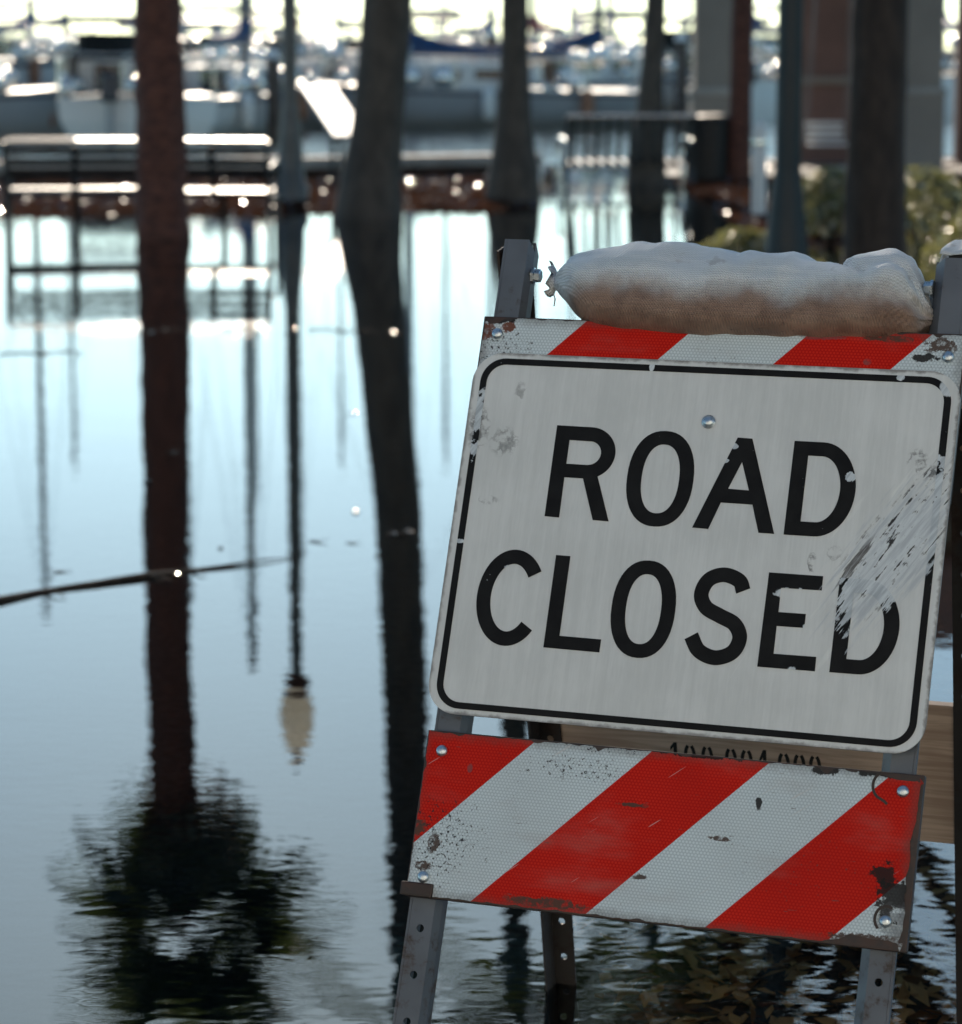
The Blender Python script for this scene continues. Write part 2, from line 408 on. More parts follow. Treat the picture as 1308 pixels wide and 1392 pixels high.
def sign_black():
    m = Mat('sign_black_ink', .5, spec=.10); u, v, w_ = m.xyz()
    s_, p_, st, st2, blot, core, wide = scuff(m, u, v)
    rub = ((core + (st-.5)*2.6 + (st2-.5)*1.0 + (blot-.5)*.8).step(1.04, .94))
    scr = (st2*.7+st*.3).step(.675, .70)*wide.step(.85, .35)
    gone = rub.mx(scr)
    for (a, b, ru, rv, k) in ((.290,.209,.012,.012,.5), (-.291,.140,.010,.033,2.2), (-.293,-.014,.008,.004,1.5), (-.289,.104,.01,.008,1.6), (.293,.085,.012,.045,2.4), (.186,.096,.005,.006,2.2),
                              (.041,.124,.005,.004,.8), (.031,.106,.005,.003,.8), (-.222,-.043,.006,.004,1.5), (.128,-.050,.016,.007,1.2), (.142,-.143,.006,.006,1.0), (.155,-.088,.005,.004,1.5),
                              (-.075,.221,.003,.008,.8), (.232,.220,.005,.006,1.2)):
        gone = gone.mx(m.spot(u, v, a, b, ru, rv, blot, k))
    speck = m.noise(160.0, detail=2).step(.745, .76)*m.noise(9.0).step(.5, .62)
    gone = gone.mx(speck)
    c = m.mix(m.noise(30.0).step(.3,.7), (.0085,.0088,.0095), (.014,.0145,.015))
    c = m.mix(gone, c, m.mix(st.step(.35,.65), (.42,.47,.51), (.68,.74,.77)))
    m.color(c); return m.m
def stripes(name, koff, spots, VC):
    m = Mat(name, .5, spec=.07); u, v, w_ = m.xyz()
    k = ((u-v)-koff)/.1437
    q = k.op('FLOORED_MODULO', 2.0)
    wob = m.noise(400.0, detail=1)
    red = (q + (wob-.5)*.006).step(.996, 1.004) * (q+(wob-.5)*.006).step(1.999, 1.994)
    # prismatic cells: hexagonal lattice of lens dots
    def cell(ox, oy):
        a = (u/.0042 + ox).op('WRAP', .5, -.5); b = (v/.0042 + oy).op('WRAP', .8660, -.8660)
        return (a*a + b*b).op('SQRT')
    hx = cell(0.0, 0.0).mn(cell(.5, .8660))
    dot = hx.step(.50, .22)
    cloud = m.noise(7.0, detail=4)
    blot = m.noise(75.0, detail=5, rough=.7)
    fleck = m.noise(210.0, detail=3, rough=.7)
    wht = m.mix(dot, (.48,.57,.61), (.71,.80,.83)); rd = m.mix(dot, (.50,.008,.004), (.66,.024,.012))
    wht = m.mix(cloud.step(.3,.75)*.25, wht, (.42,.45,.46)); rd = m.mix(cloud.step(.35,.75)*.35, rd, (.36,.009,.006))
    c = m.mix(red, wht, rd)
    # grime, chips and rust where boards have been knocked about
    dirt = (fleck.step(.63, .68))*cloud.step(.50, .60)*.8
    c = m.mix(dirt, c, (.055,.055,.055))
    fade = m.noise(1.0, vec=m.comb(u*5.0, v*16.0), detail=4)
    c = m.mix(fade.step(.52, .78)*.30, c, (.33,.25,.22))
    eg = ((u.abs()*-1.0+.303).mn(((v-(VC))*-1.0).abs()*-1.0+.101) + (blot-.5)*.02).step(.016, .0)
    c = m.mix(eg*.45, c, (.09,.07,.06))
    scr = m.noise(1.0, vec=m.comb((u*.8+v*.6)*9.0, (u*.6-v*.8)*230.0), detail=2)
    c = m.mix(scr.step(.715, .735)*.5, c, (.62,.60,.58))
    hs = m.noise(1.0, vec=m.comb(u*26.0, v*190.0), detail=3)
    c = m.mix(hs.step(.70, .74)*.75, c, (.10,.085,.08))
    for (a, b, ru, rv, kk, kind) in spots:
        sp = m.spot(u, v, a, b, ru, rv, blot, kk)
        c = m.mix(sp*(.95 if kind != 2 else .55)*(fleck.step(.56,.62) if kind == 4 else blot.step(.33,.5) if kind != 0 else 1.0), c, ((.020,.018,.017), (.085,.055,.042), (.10,.10,.105), (.16,.05,.025), (.03,.03,.032))[kind])
    m.color(c); m.bump(dot*.6 + blot*.6, .25, .0008); m.rough((cloud*.3+.24).sat())
    return m.m
def rusty(name, base, rust, amt=.5, metal=.0):
    m = Mat(name, .6, metal=metal); a = m.noise(35.0, detail=5, rough=.7); b = m.noise(8.0, detail=3)
    f = (a*.6+b*.5).step(.62-amt*.2, .70)
    m.color(m.mix(f, m.mix(b.step(.3,.7), base, tuple(c*.7 for c in base)), m.mix(a.step(.4,.7), rust, tuple(c*.5 for c in rust))))
    m.bump(a, .4, .001); m.rough((a*.35+.38).sat()); return m.m
MS, MK = sign_face(), sign_black()
ML = stripes('striped_sheeting_lower', .0915, (
    (.276,-.367,.016,.013,1.3,0), (.287,-.391,.020,.022,1.7,0), (.292,-.415,.022,.020,2.0,2), (-.270,-.386,.009,.012,1.5,1), (-.281,-.413,.011,.006,1.3,1),
    (-.258,-.380,.045,.050,1.4,4), (-.081,-.2525,.045,.006,1.2,4), (.195,-.2535,.017,.008,1.2,0), (-.238,-.292,.004,.006,.8,2), (-.105,-.278,.055,.016,1.6,4),
    (-.032,-.316,.020,.003,1.6,1), (-.012,-.399,.010,.0035,1.1,1), (.079,-.345,.014,.003,1.3,1), (-.119,-.441,.05,.006,1.8,1), (.271,-.441,.06,.006,1.5,1), (-.293,-.368,.010,.010,1.5,1),
    (.120,-.300,.004,.008,1.0,0), (.255,-.250,.030,.006,1.5,0), (.045,-.250,.05,.0035,1.8,0)), -.350)
MU = stripes('striped_sheeting_upper', -.300, (
    (-.300,.258,.016,.012,1.5,3), (-.268,.264,.010,.008,1.4,3), (-.285,.275,.030,.006,1.6,0), (.274,.262,.022,.010,1.7,1), (.255,.246,.020,.005,1.6,0), (-.275,.240,.035,.020,1.4,4),
    (.132,.267,.030,.004,1.4,2), (.188,.238,.005,.004,.8,2), (.210,.268,.035,.004,1.4,1)), .176)
M_BOARD = rusty('board_edge', (.035,.022,.017), (.10,.045,.028), .5)
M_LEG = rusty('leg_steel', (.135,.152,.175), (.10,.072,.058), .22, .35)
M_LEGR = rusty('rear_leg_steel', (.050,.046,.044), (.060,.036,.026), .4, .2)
M_BOLT = plain('zinc_bolt', (.50,.56,.60), .30, metal=.9, var=.25, scale=180)
mw = Mat('plywood', .75); wu, wv, ww = mw.xyz()
gr = mw.noise(1.0, vec=mw.comb(wu*5.0, wv*90.0), detail=5, dist=.8); kn = mw.noise(7.0, detail=2)
mw.color(mw.mix((gr*.7+kn*.3).step(.38,.62), (.42,.30,.225), (.66,.51,.40))); mw.bump(gr, .3, .001)
M_PLY = mw.m
M_STENCIL = plain('stencil_paint', (.010,.009,.009), .7, var=.3, scale=60)

# --- sign plate, border, letters
def rrect(hw, hh, r, n=10, cx=0, cy=0):
    pts = []
    for (sx, sy, a0) in ((1,1,0), (-1,1,90), (-1,-1,180), (1,-1,270)):
        for i in range(n+1):
            a = R_(a0 + 90*i/n); pts.append((cx+sx*(hw-r) + r*math.cos(a), cy+sy*(hh-r) + r*math.sin(a)))
    return pts
sign = bpart('sign_plate', loops_mesh('sign_plate', [rrect(.3048, .2286, .038)], .0026, -.0026, MS))
tag(sign, 'scuffed white ROAD CLOSED sign plate with black border')
def ell(cx, cy, a, b, n=48, p=2.25, t0=0, t1=360):
    out = []
    for i in range(n):
        t = R_(t0 + (t1-t0)*i/(n if t1-t0 == 360 else n-1)); c, s = math.cos(t), math.sin(t)
        out.append((cx + a*math.copysign(abs(c)**(2/p), c), cy + b*math.copysign(abs(s)**(2/p), s)))
    return out
def catmull(P, n=8):
    P = [Vector((*p, 0)) for p in P]; Q = [P[0]*2-P[1]] + P + [P[-1]*2-P[-2]]; out = []
    for i in range(1, len(Q)-2):
        for k in range(n):
            t = k/n; a, b, c, d = Q[i-1], Q[i], Q[i+1], Q[i+2]
            out.append(.5*((2*b) + (c-a)*t + (2*a-5*b+4*c-d)*t*t + (3*b-a-3*c+d)*t**3))
    out.append(P[-1]); return [(p.x, p.y) for p in out]
def ribbon(path, hw):
    n = len(path); Lf, Rt = [], []
    for i, p in enumerate(path):
        a = Vector(path[max(i-1, 0)]); b = Vector(path[min(i+1, n-1)]); t = (b-a).normalized(); nn = Vector((-t.y, t.x))
        Lf.append((p[0]+nn.x*hw, p[1]+nn.y*hw)); Rt.append((p[0]-nn.x*hw, p[1]-nn.y*hw))
    return Lf + Rt[::-1]
def d_shape(l, r, t, b, st, bow):                   # capital D: outer and counter
    cy_ = (t+b)/2
    out = [(l, b), (l, t)] + [(r-bow + bow*math.sin(R_(a)), cy_ + (t-cy_)*math.cos(R_(a))) for a in range(0, 181, 6)]
    i0 = bow-st
    inn = [(l+st, b+st*.93), (l+st, t-st*.93)] + [(r-st-i0 + i0*math.sin(R_(a)), cy_ + (t-st*.93-cy_)*math.cos(R_(a))) for a in range(0, 181, 6)]
    return [out, inn]
def letters():
    L_ = {}
    bowl = [(-140.5+33.5*math.sin(R_(a)), 106.5 + 32.3*math.cos(R_(a))) for a in range(0, 156, 6)]
    L_['R'] = [[(-186.2,23.8), (-186.0,139.1)] + bowl + [(-125.6,77.3), (-104.2,22.3), (-124.5,22.8), (-143.8,73.8), (-167.7,74.0), (-167.5,23.2)],
               [(-167.6,91.2), (-167.6,121.3), (-140.5,120.9)] + [(-140.5+15.3*math.sin(R_(a)), 106.1+14.9*math.cos(R_(a))) for a in range(6, 180, 8)] + [(-140.5,91.0)]]
    L_['O'] = [ell(-46.7, 79.2, 41.6, 59.7), ell(-46.5, 79.0, 23.6, 43.0)]
    L_['A'] = [[(43.0,135.4), (61.1,135.0), (101.4,20.0), (82.3,20.1), (70.9,53.9), (32.0,54.2), (20.5,20.8), (0.6,21.3)], [(51.9,105.5), (64.5,71.0), (38.8,71.6)]]
    L_['D'] = d_shape(112.9, 192.8, 135, 19.9, 18.5, 44)
    L_['C'] = [ribbon([(-215.5+34.2*math.cos(R_(a)), -80.2+51*math.sin(R_(a))) for a in range(37, 320, 6)], 8.9)]
    L_['L'] = [[(-164.7,-23.5), (-146.5,-23.8), (-146.7,-122.4), (-94.1,-122.9), (-94.2,-138.8), (-165.0,-138.1)]]
    L_['O2'] = [ell(-46.8, -82.1, 39.6, 59.6), ell(-46.6, -82.1, 21.9, 42.8)]
    L_['S'] = [ribbon(catmull([(72.5,-51.5), (66.0,-39.5), (47,-33.6), (29,-41), (22,-59), (29.8,-74.5), (48,-83.5), (66.5,-92), (75,-108), (68,-126), (48,-134), (27.5,-127), (16,-110)]), 8.9)]
    L_['E'] = [[(100.9,-26.9), (166.1,-27.1), (166.2,-44.2), (117.5,-44.6), (117.7,-73.7), (150.7,-73.6), (150.7,-90.3), (117.6,-90.5), (117.8,-123.7), (168.9,-123.5), (169.1,-140.6), (100.2,-140.6)]]
    L_['D2'] = d_shape(186.2, 262.2, -27.5, -140.2, 18.2, 43)
    return L_
LS = letters()
for key in ('R', 'O', 'A', 'D', 'C', 'L', 'O2', 'S', 'E', 'D2'):
    lp = [[(a/1000, b/1000) for a, b in q] for q in LS[key]]
    o = bpart('letter', loops_mesh('letter', lp, .0005, .0002, MK), parent=sign)
    if key == 'D2': tag(o, 'black letter D scraped half away at the end of CLOSED')
bpart('border', loops_mesh('border', [rrect(.2942, .2215, .031), rrect(.2858, .2135, .0235)], .0005, .0002, MK), parent=sign)

def bolt_mesh(r=.0072, hgt=.0042):
    b = MB(); prof = [(r*1.0, -.001), (r*1.0, .0005), (r*.93, hgt*.45), (r*.72, hgt*.8), (r*.4, hgt*.97), (r*.12, hgt)]
    return b.lathe(prof, 18).mesh('bolt', M_BOLT)
BM = bolt_mesh()
def bolt(u, v, w_, parent, F=F1):
    o = bpart('bolt', BM, parent=parent) if parent is not bar else bpart('bolt', BM, F=F)
    o.matrix_basis = o.matrix_basis @ Matrix.Translation((u, v, w_)); return o
bw = bpart('washer', MB().lathe([(.0085,-.0002),(.0085,.0012),(.006,.0014)], 18, c=(.0045,.1531,0)).mesh('washer', M_BOLT), parent=sign)
bolt(.0045, .1531, .001, sign)

# --- striped boards: a dark rusty board with ragged reflective sheeting on its face
def ragged(u0, u1, v0, v1, seed, inset=.0015, bites=(), extra=None):
    rnd = random.Random(seed); pts = []
    def edge(a, b, ei):
        n = int((Vector(b)-Vector(a)).length/.004)
        d = (Vector(b)-Vector(a)).normalized(); nn = Vector((-d.y, d.x))
        for i in range(n):
            p = Vector(a).lerp(Vector(b), i/n)
            j = inset + max(0, noise.noise(Vector((p.x*60, p.y*60, seed)))*.0045) + rnd.random()*.0009
            for (bu, bv, br) in bites:
                q = (p-Vector((bu, bv))).length
                if q < br: j += (br-q)*.9 if br < .012 else min(.014, (br-q)*1.6)
            if extra: j += extra(ei, p)*(1+.5*noise.noise(Vector((p.x*45, p.y*45, 3))))
            pts.append((p.x+nn.x*j, p.y+nn.y*j))
    edge((u0, v0), (u1, v0), 0); edge((u1, v0), (u1, v1), 1); edge((u1, v1), (u0, v1), 2); edge((u0, v1), (u0, v0), 3)
    return pts
def board(name, u0, u1, v0, v1, mat, seed, bites, label, extra=None):
    b = bpart(name, MB().box(((u0+u1)/2, (v0+v1)/2, -.0115), (u1-u0, v1-v0, .012), bev=.0015).mesh(name, M_BOARD)); tag(b, label)
    bpart('reflective_sheeting', loops_mesh('reflective_sheeting', [ragged(u0, u1, v0, v1, seed, bites=bites, extra=extra)], .0006, -.0053, mat), parent=b)
    return b
def ramp(x, a, b): t = max(0.0, min(1.0, (x-a)/(b-a))); return t*t*(3-2*t)
def worn(ei, p):
    if ei == 0: return .010*ramp(p.x, .205, .25)
    if ei == 1: return .0035*ramp(p.y, -.30, -.325) + .002
    if ei == 2: return .0065*ramp(p.x, .258, .275)
    return 0.0
lower = board('striped_board', -.2985, .3085, -.4512, -.2492, ML, 3, ((.195,-.2492,.009), (-.081,-.2492,.006)), 'red and white diagonal striped lower board', worn)
upper = board('striped_board', -.3035, .3035, .074, .2775, MU, 8, ((-.285,.2775,.010), (-.295,.2775,.009), (.27,.2775,.006)), 'red and white diagonal striped upper board behind the sign')
for (a, b) in ((-.2771,-.2737), (-.2777,-.4268), (.2856,-.2702), (.2816,-.4191)): bolt(a, b, -.004, lower)
for (a, b) in ((-.2825,.2546), (.2841,.2484)): bolt(a, b, -.004, upper)
M_RUST = rusty('rusted_steel', (.030,.018,.013), (.075,.035,.022), .6)
bpart('corner_clip', MB().box((-.2835, -.4425, -.0035), (.041, .0165, .006), bev=.002).mesh('corner_clip', M_RUST), parent=lower)
# curled tear in the sheeting by the corner bolt
tear = [(.2665+.016*math.cos(R_(a)), -.2655+.017*math.sin(R_(a))) for a in range(118, 236, 9)] + [(.2655,-.2835), (.2690,-.2865)]
bpart('torn_sheeting', loops_mesh('torn_sheeting', [ribbon(tear, .0016)], .0008, -.0046, M_RUST), parent=lower)
ring = [(.2816+.0125*math.cos(R_(a)), -.4165+.0145*math.sin(R_(a))) for a in range(60, 235, 9)]
bpart('torn_sheeting', loops_mesh('torn_sheeting', [ribbon(ring, .0016)], .0008, -.0046, M_RUST), parent=lower)

# --- legs: punched steel channel
def holed(mb, u0, u1, v0, v1, w0, w1, holes, r, n=16):
    cw = u1-u0; cu = (u0+u1)/2; cuts = []; y = v1
    hs_ = sorted([h for h in holes if v0+cw/2 < h < v1-cw/2], reverse=True)
    def quad(a, b):
        mb.add([(u0,a,w1),(u1,a,w1),(u1,b,w1),(u0,b,w1),(u0,a,w0),(u1,a,w0),(u1,b,w0),(u0,b,w0)], [(0,1,2,3),(7,6,5,4),(0,4,5,1),(1,5,6,2),(2,6,7,3),(3,7,4,0)])
    for h in hs_:
        if y - (h+cw/2) > 1e-4: quad(h+cw/2, y)
        sq, ci = [], []
        for k in range(n):
            a = 2*math.pi*(k+.5)/n; c, s = math.cos(a), math.sin(a); q = (cw/2)/max(abs(c), abs(s))
            sq.append((cu+c*q, h+s*q)); ci.append((cu+c*r, h+s*r))
        # keep square corners
        Vv = [(x, y_, w1) for x, y_ in sq] + [(x, y_, w1) for x, y_ in ci] + [(x, y_, w0) for x, y_ in sq] + [(x, y_, w0) for x, y_ in ci]
        Ff = []
        for k in range(n):
            j = (k+1) % n
            Ff += [(k, j, n+j, n+k), (2*n+j, 2*n+k, 3*n+k, 3*n+j), (n+k, n+j, 3*n+j, 3*n+k), (k, 2*n+k, 2*n+j, j)]
        mb.add(Vv, Ff)
        co = []
        for sx, sy in ((1,1), (-1,1), (-1,-1), (1,-1)):
            near_ = sorted(sq, key=lambda p: (p[0]-(cu+sx*cw/2))**2 + (p[1]-(h+sy*cw/2))**2)[:2]
            mb.add([(cu+sx*cw/2, h+sy*cw/2, w1), (*near_[0], w1), (*near_[1], w1), (cu+sx*cw/2, h+sy*cw/2, w0), (*near_[0], w0), (*near_[1], w0)], [(0,1,2), (5,4,3)])
        y = h-cw/2
    if y-v0 > 1e-4: quad(v0, y)
def front_leg(side, name):
    mb = MB(); vt = .384 if side < 0 else .376; vb = -.895
    w1, w0 = -.0178, -.0208
    ho = [-.487 - .0555*i for i in range(8)]
    if side < 0: ua, ub = -.292, -.263            # outer edge, fold line
    else: ua, ub = .2915, .2655
    holed(mb, min(ua, ub), max(ua, ub), vb, vt, w0, w1, ho, .0048)
    # inner flange folded back at an angle, outer flange square
    s_ = 1 if side < 0 else -1
    def strip(p, q):
        d = Vector((q[1]-p[1], -(q[0]-p[0]))).normalized()*.003
        a0, a1 = Vector((*p,)), Vector((*q,))
        ch = .012 if (side < 0) else .004
        Vv = []
        for (t, vv) in ((0, vb), (1, vb), (1, vt-ch), (0, vt)):
            pt = a0.lerp(a1, t); Vv.append((pt.x, vv, pt.y))
        for (t, vv) in ((0, vb), (1, vb), (1, vt-ch), (0, vt)):
            pt = a0.lerp(a1, t) + Vector((d.x, d.y))*(1 if side < 0 else -1); Vv.append((pt.x, vv, pt.y))
        mb.add(Vv, [(0,1,2,3),(7,6,5,4),(0,4,5,1),(1,5,6,2),(2,6,7,3),(3,7,4,0)])
    if side < 0:
        strip((ub, w1), (ub + .0055, w1-.012)); strip((ub + .0055, w1-.012), (ub + .0058, w1-.028)); strip((ua - .0004, w1), (ua - .0004, w1-.040))
    else:
        strip((ub, w1), (ub - .0135, w1-.018)); strip((ub - .0135, w1-.018), (ub - .0138, w1-.040)); strip((ua + .0004, w1), (ua + .0004, w1-.008))
    return bpart('leg', mb.mesh(name, M_LEG))
for sd in (-1, 1): tag(front_leg(sd, 'leg'), 'grey punched steel front leg')
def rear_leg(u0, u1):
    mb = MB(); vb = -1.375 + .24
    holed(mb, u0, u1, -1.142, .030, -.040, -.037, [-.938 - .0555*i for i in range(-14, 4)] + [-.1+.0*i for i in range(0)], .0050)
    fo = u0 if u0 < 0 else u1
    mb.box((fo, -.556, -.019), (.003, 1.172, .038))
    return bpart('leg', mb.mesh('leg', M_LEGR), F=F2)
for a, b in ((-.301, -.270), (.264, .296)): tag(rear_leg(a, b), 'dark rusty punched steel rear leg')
# rear boards: plywood seen from inside, with stencilled number
rear_low = bpart('rear_board', MB().box((0, -.6645, -.0475), (.606, .196, .013), bev=.001).mesh('rear_board', M_PLY), F=F2); tag(rear_low, 'bare plywood rear board with stencilled number')
rear_up = bpart('rear_board', MB().box((0, -.185, -.0475), (.606, .196, .013), bev=.001).mesh('rear_board', M_PLY), F=F2)
def sten(ch, x, top, hh=.036, ww=.0165, st=.0046):
    y0 = top-hh; cx, cy_ = x+ww/2, top-hh/2
    if ch == '0':
        out = []
        for sgn in (-1, 1):
            arc = [(cx + sgn*(ww/2-st/2)*math.cos(R_(a)), cy_ + (hh/2-st/2)*math.sin(R_(a))) for a in range(-68, 69, 8)]
            out.append(ribbon(arc, st/2))
        return out
    if ch == '4':
        return [[(x, y0+hh*.30), (x+ww*.60, top), (x+ww*.86, top), (x+ww*.86, y0+hh*.44), (x+ww*.58, y0+hh*.44), (x+ww*.58, top-hh*.30), (x+ww*.28, y0+hh*.42), (x+ww*.5, y0+hh*.42), (x+ww*.5, y0+hh*.30)],
                [(x+ww*.58, y0), (x+ww*.86, y0), (x+ww*.86, y0+hh*.36), (x+ww*.58, y0+hh*.36)]]
    if ch == '1':
        return [[(x+ww*.35, y0), (x+ww*.65, y0), (x+ww*.65, top), (x+ww*.40, top), (x+ww*.08, top-hh*.2), (x+ww*.08, top-hh*.34), (x+ww*.35, top-hh*.2)]]
    return [[(x, cy_-st/2), (x+ww*.55, cy_-st/2), (x+ww*.55, cy_+st/2), (x, cy_+st/2)]]
for ch, x in (('1',-.1185), ('0',-.0985), ('0',-.0745), ('-',-.0520), ('0',-.0420), ('0',-.0205), ('4',.0005), ('-',.0185), ('0',.0300), ('0',.0510), ('0',.0720)):
    bpart('stencil_digit', loops_mesh('stencil_digit', sten(ch, x, -.6510), .0003, -.0409, M_STENCIL), parent=rear_low)
# hinge bolts through the post tops
for u_, sgn in ((-.2560, 1), (.2500, -1)):
    hb = MB(); Rt = Matrix.Rotation(R_(90*sgn), 3, 'Y')
    hb.lathe([(.0105, -.002), (.0105, .0015), (.0085, .002), (.0085, .009), (.006, .010)], 6, M=Rt, smooth=False, c=(u_, .342, -.034))
    bpart('hinge_bolt', hb.mesh('hinge_bolt', M_BOLT))

# ------------------------------------------------------------------ the sandbag on the barricade
mb_ = Mat('woven_bag', .62, spec=.4); bu, bv, bw_ = mb_.xyz()
weave = ((bu*1750.0).op('SINE') * ((bv*1.0 - bw_*.6)*1750.0).op('SINE'))
thread = (((bv - bw_*.6)*1750.0 + mb_.noise(30.0)*3.0).op('SINE'))
n1 = mb_.noise(9.0, detail=5, rough=.6); n2 = mb_.noise(28.0, detail=4); n3 = mb_.noise(1.0, vec=mb_.comb(bu*6.0, bv*60.0, bw_*40.0), detail=3)
stain = ((bv*-1.0 + .326) + (n1-.5)*.075 + (n2-.5)*.02 - (bu-.05).abs()*.02).step(-.008, .034)
cb = mb_.mix(n3.step(.35,.7), (.70,.76,.79), (.86,.89,.90))
cb = mb_.mix(stain*.95, cb, mb_.mix(n2.step(.3,.7), (.20,.105,.065), (.36,.225,.155)))
cb = mb_.mix((n2.step(.62,.72))*.35, cb, (.20,.16,.13))
cb = mb_.mix((weave*.5+thread*.35+.5).sat()*.30, cb, (.10,.085,.075))
spk = mb_.noise(140.0, detail=3).step(.62,.70)
cb = mb_.mix(spk*.4*stain, cb, (.07,.05,.04))
mb_.color(cb); mb_.bump(weave*.45 + n3*2.2 + n2*1.4, .6, .003); mb_.rough((n1*.35+.36).sat())
M_BAG = mb_.m
bag = thing('sandbag', 'lumpy white woven sandbag with brown stained underside on top of the barricade', 'sandbag', ORG + V*.27 - N*.055)
bag_loc = bag.location.copy()
def bagpart(name, me): 
    o = link(name, me, bag); o.matrix_basis = Matrix.Translation(-bag_loc) @ F1; return o
TOP = [(-.232,.341),(-.225,.350),(-.205,.370),(-.167,.380),(-.110,.390),(-.063,.392),(-.014,.385),(.025,.382),(.052,.382),(.079,.385),(.105,.378),(.132,.371),(.163,.381),(.203,.386),(.222,.380),(.236,.357),(.249,.322),(.256,.312)]
BOT = [(-.232,.333),(-.225,.324),(-.200,.300),(-.175,.276),(-.150,.268),(-.112,.261),(-.019,.259),(.073,.261),(.162,.263),(.200,.265),(.235,.272),(.249,.290),(.256,.300)]
def interp(T, u):
    for i in range(len(T)-1):
        if T[i][0] <= u <= T[i+1][0]:
            t = (u-T[i][0])/(T[i+1][0]-T[i][0]); t = t*t*(3-2*t)*.5 + t*.5
            return T[i][1]+(T[i+1][1]-T[i][1])*t
    return T[0][1] if u < T[0][0] else T[-1][1]
rows = []; nu, nt_ = 110, 56
for i in range(nu+1):
    u = -.232 + .488*i/nu
    tp, bt = interp(TOP, u), interp(BOT, u); c = (tp+bt)/2; hh = (tp-bt)/2
    e = min(1.0, max(0.0, (u+.232)/.075)); e2 = min(1.0, max(0.0, (.256-u)/.055))
    wd = .006 + .072*math.sin(e*math.pi/2)**.8 * (.20+.80*math.sin(e2*math.pi/2)**.8)
    row = []
    for k in range(nt_):
        a = 2*math.pi*k/nt_; ca, sa = math.cos(a), math.sin(a)
        x_ = wd*math.copysign(abs(ca)**.85, ca); y_ = hh*math.copysign(abs(sa)**(.85 if sa > 0 else .62), sa)
        # sagging belly: the lower half is fuller, the upper half slopes in
        x_ *= (1.0 + .10*(-sa)) ; wc = -.052 - (.0 if sa < 0 else .004*sa)
        p = Vector((u, c+y_, wc+x_))
        q = p*1.0
        d = .0060*noise.noise(Vector((u*14, q.y*16, q.z*16+2))) + .0034*noise.noise(Vector((u*34, q.y*30, q.z*30))) + .0012*noise.noise(Vector((u*90, q.y*80, q.z*80)))
        # gathered pleats towards the tied ends
        pl = math.exp(-((u+.232)/.05)**2)*.0030 + math.exp(-((.256-u)/.06)**2)*.0065
        d += pl*math.sin(a*11 + 3*noise.noise(Vector((u*20, a, 0))))
        # crease that divides off the right-hand lobe
        cu_ = .128 + .055*max(0, -(q.y-.372))/.03 if q.y > .335 else .21
        cr = math.exp(-((u-cu_)/.0065)**2)*max(0.0, min(1, (q.y-.338)/.03))
        d -= .0150*cr*(1 if sa > -.2 else 0)
        # long shallow folds
        d += .0016*math.sin(60*(q.y) + 9*noise.noise(Vector((u*9, 1, 4))))*math.exp(-((u-.05)/.25)**2)
        if sa < -.2: d *= .35
        nn = Vector((0, sa/max(hh, .01), ca/max(wd, .01))).normalized()
        p += nn*d; row.append(p)
    rows.append(row)
sb = MB().sheet(rows, closed=True)
sb.add(rows[0], [tuple(range(nt_-1, -1, -1))]); sb.add(rows[-1], [tuple(range(nt_))])
bagpart('bag_body', sb.mesh('bag_body', M_BAG))
# tied neck with a flared end on the left
rows = []
for (u, vc, ww_, hv) in ((-.222,.336,.010,.010), (-.2275,.3375,.0055,.0065), (-.231,.338,.006,.0085), (-.236,.341,.006,.017), (-.2405,.3435,.004,.0225), (-.242,.345,.002,.0225)):
    rows.append([Vector((u + (.004*math.sin(7*a) if u < -.235 else 0), vc + hv*math.sin(a) + (.0014*math.sin(5*a)), -.052 + ww_*math.cos(a)+(.002*math.sin(4*a) if u < -.24 else 0))) for a in [2*math.pi*k/24 for k in range(24)]])
b2 = MB().sheet(rows, closed=True); bagpart('tied_end', b2.mesh('tied_end', M_BAG))
b3 = MB()
b3.tube([(-.2285+.0*k, .3375+.0075*math.sin(k*.7), -.052+.007*math.cos(k*.7)) for k in range(10)], .0011, 6)
b3.tube([(-.2285,.331,-.046), (-.230,.322,-.044), (-.227,.315,-.044), (-.2275,.306,-.045)], .0009, 6)
bagpart('tie_string', b3.mesh('tie_string', M_BAG))
# loose tail drawn up behind the right post and folded over its top
rows = []
path = [(.250,.308,-.064,.010), (.253,.330,-.066,.013), (.262,.352,-.067,.017), (.268,.374,-.067,.020), (.274,.392,-.062,.0235), (.279,.402,-.050,.0215), (.283,.3965,-.034,.0225), (.283,.3865,-.0215,.0235), (.283,.3785,-.0145,.024)]
for i, (u, v, w_, hw) in enumerate(path):
    row = []
    for k in range(15):
        t = k/14*2-1
        row.append(Vector((u + hw*t, v + (.012*(1-abs(t+.15)**1.3) - .004 if i in (4,5,6) else 0) + .0016*noise.noise(Vector((t*3, i, 7))), w_ + .0022*math.sin(t*6+i))))
    rows.append(row)
bt_ = MB().sheet(rows); tail = bagpart('bag_tail', bt_.mesh('bag_tail', M_BAG))
so = tail.modifiers.new('thick', 'SOLIDIFY'); so.thickness = .0012

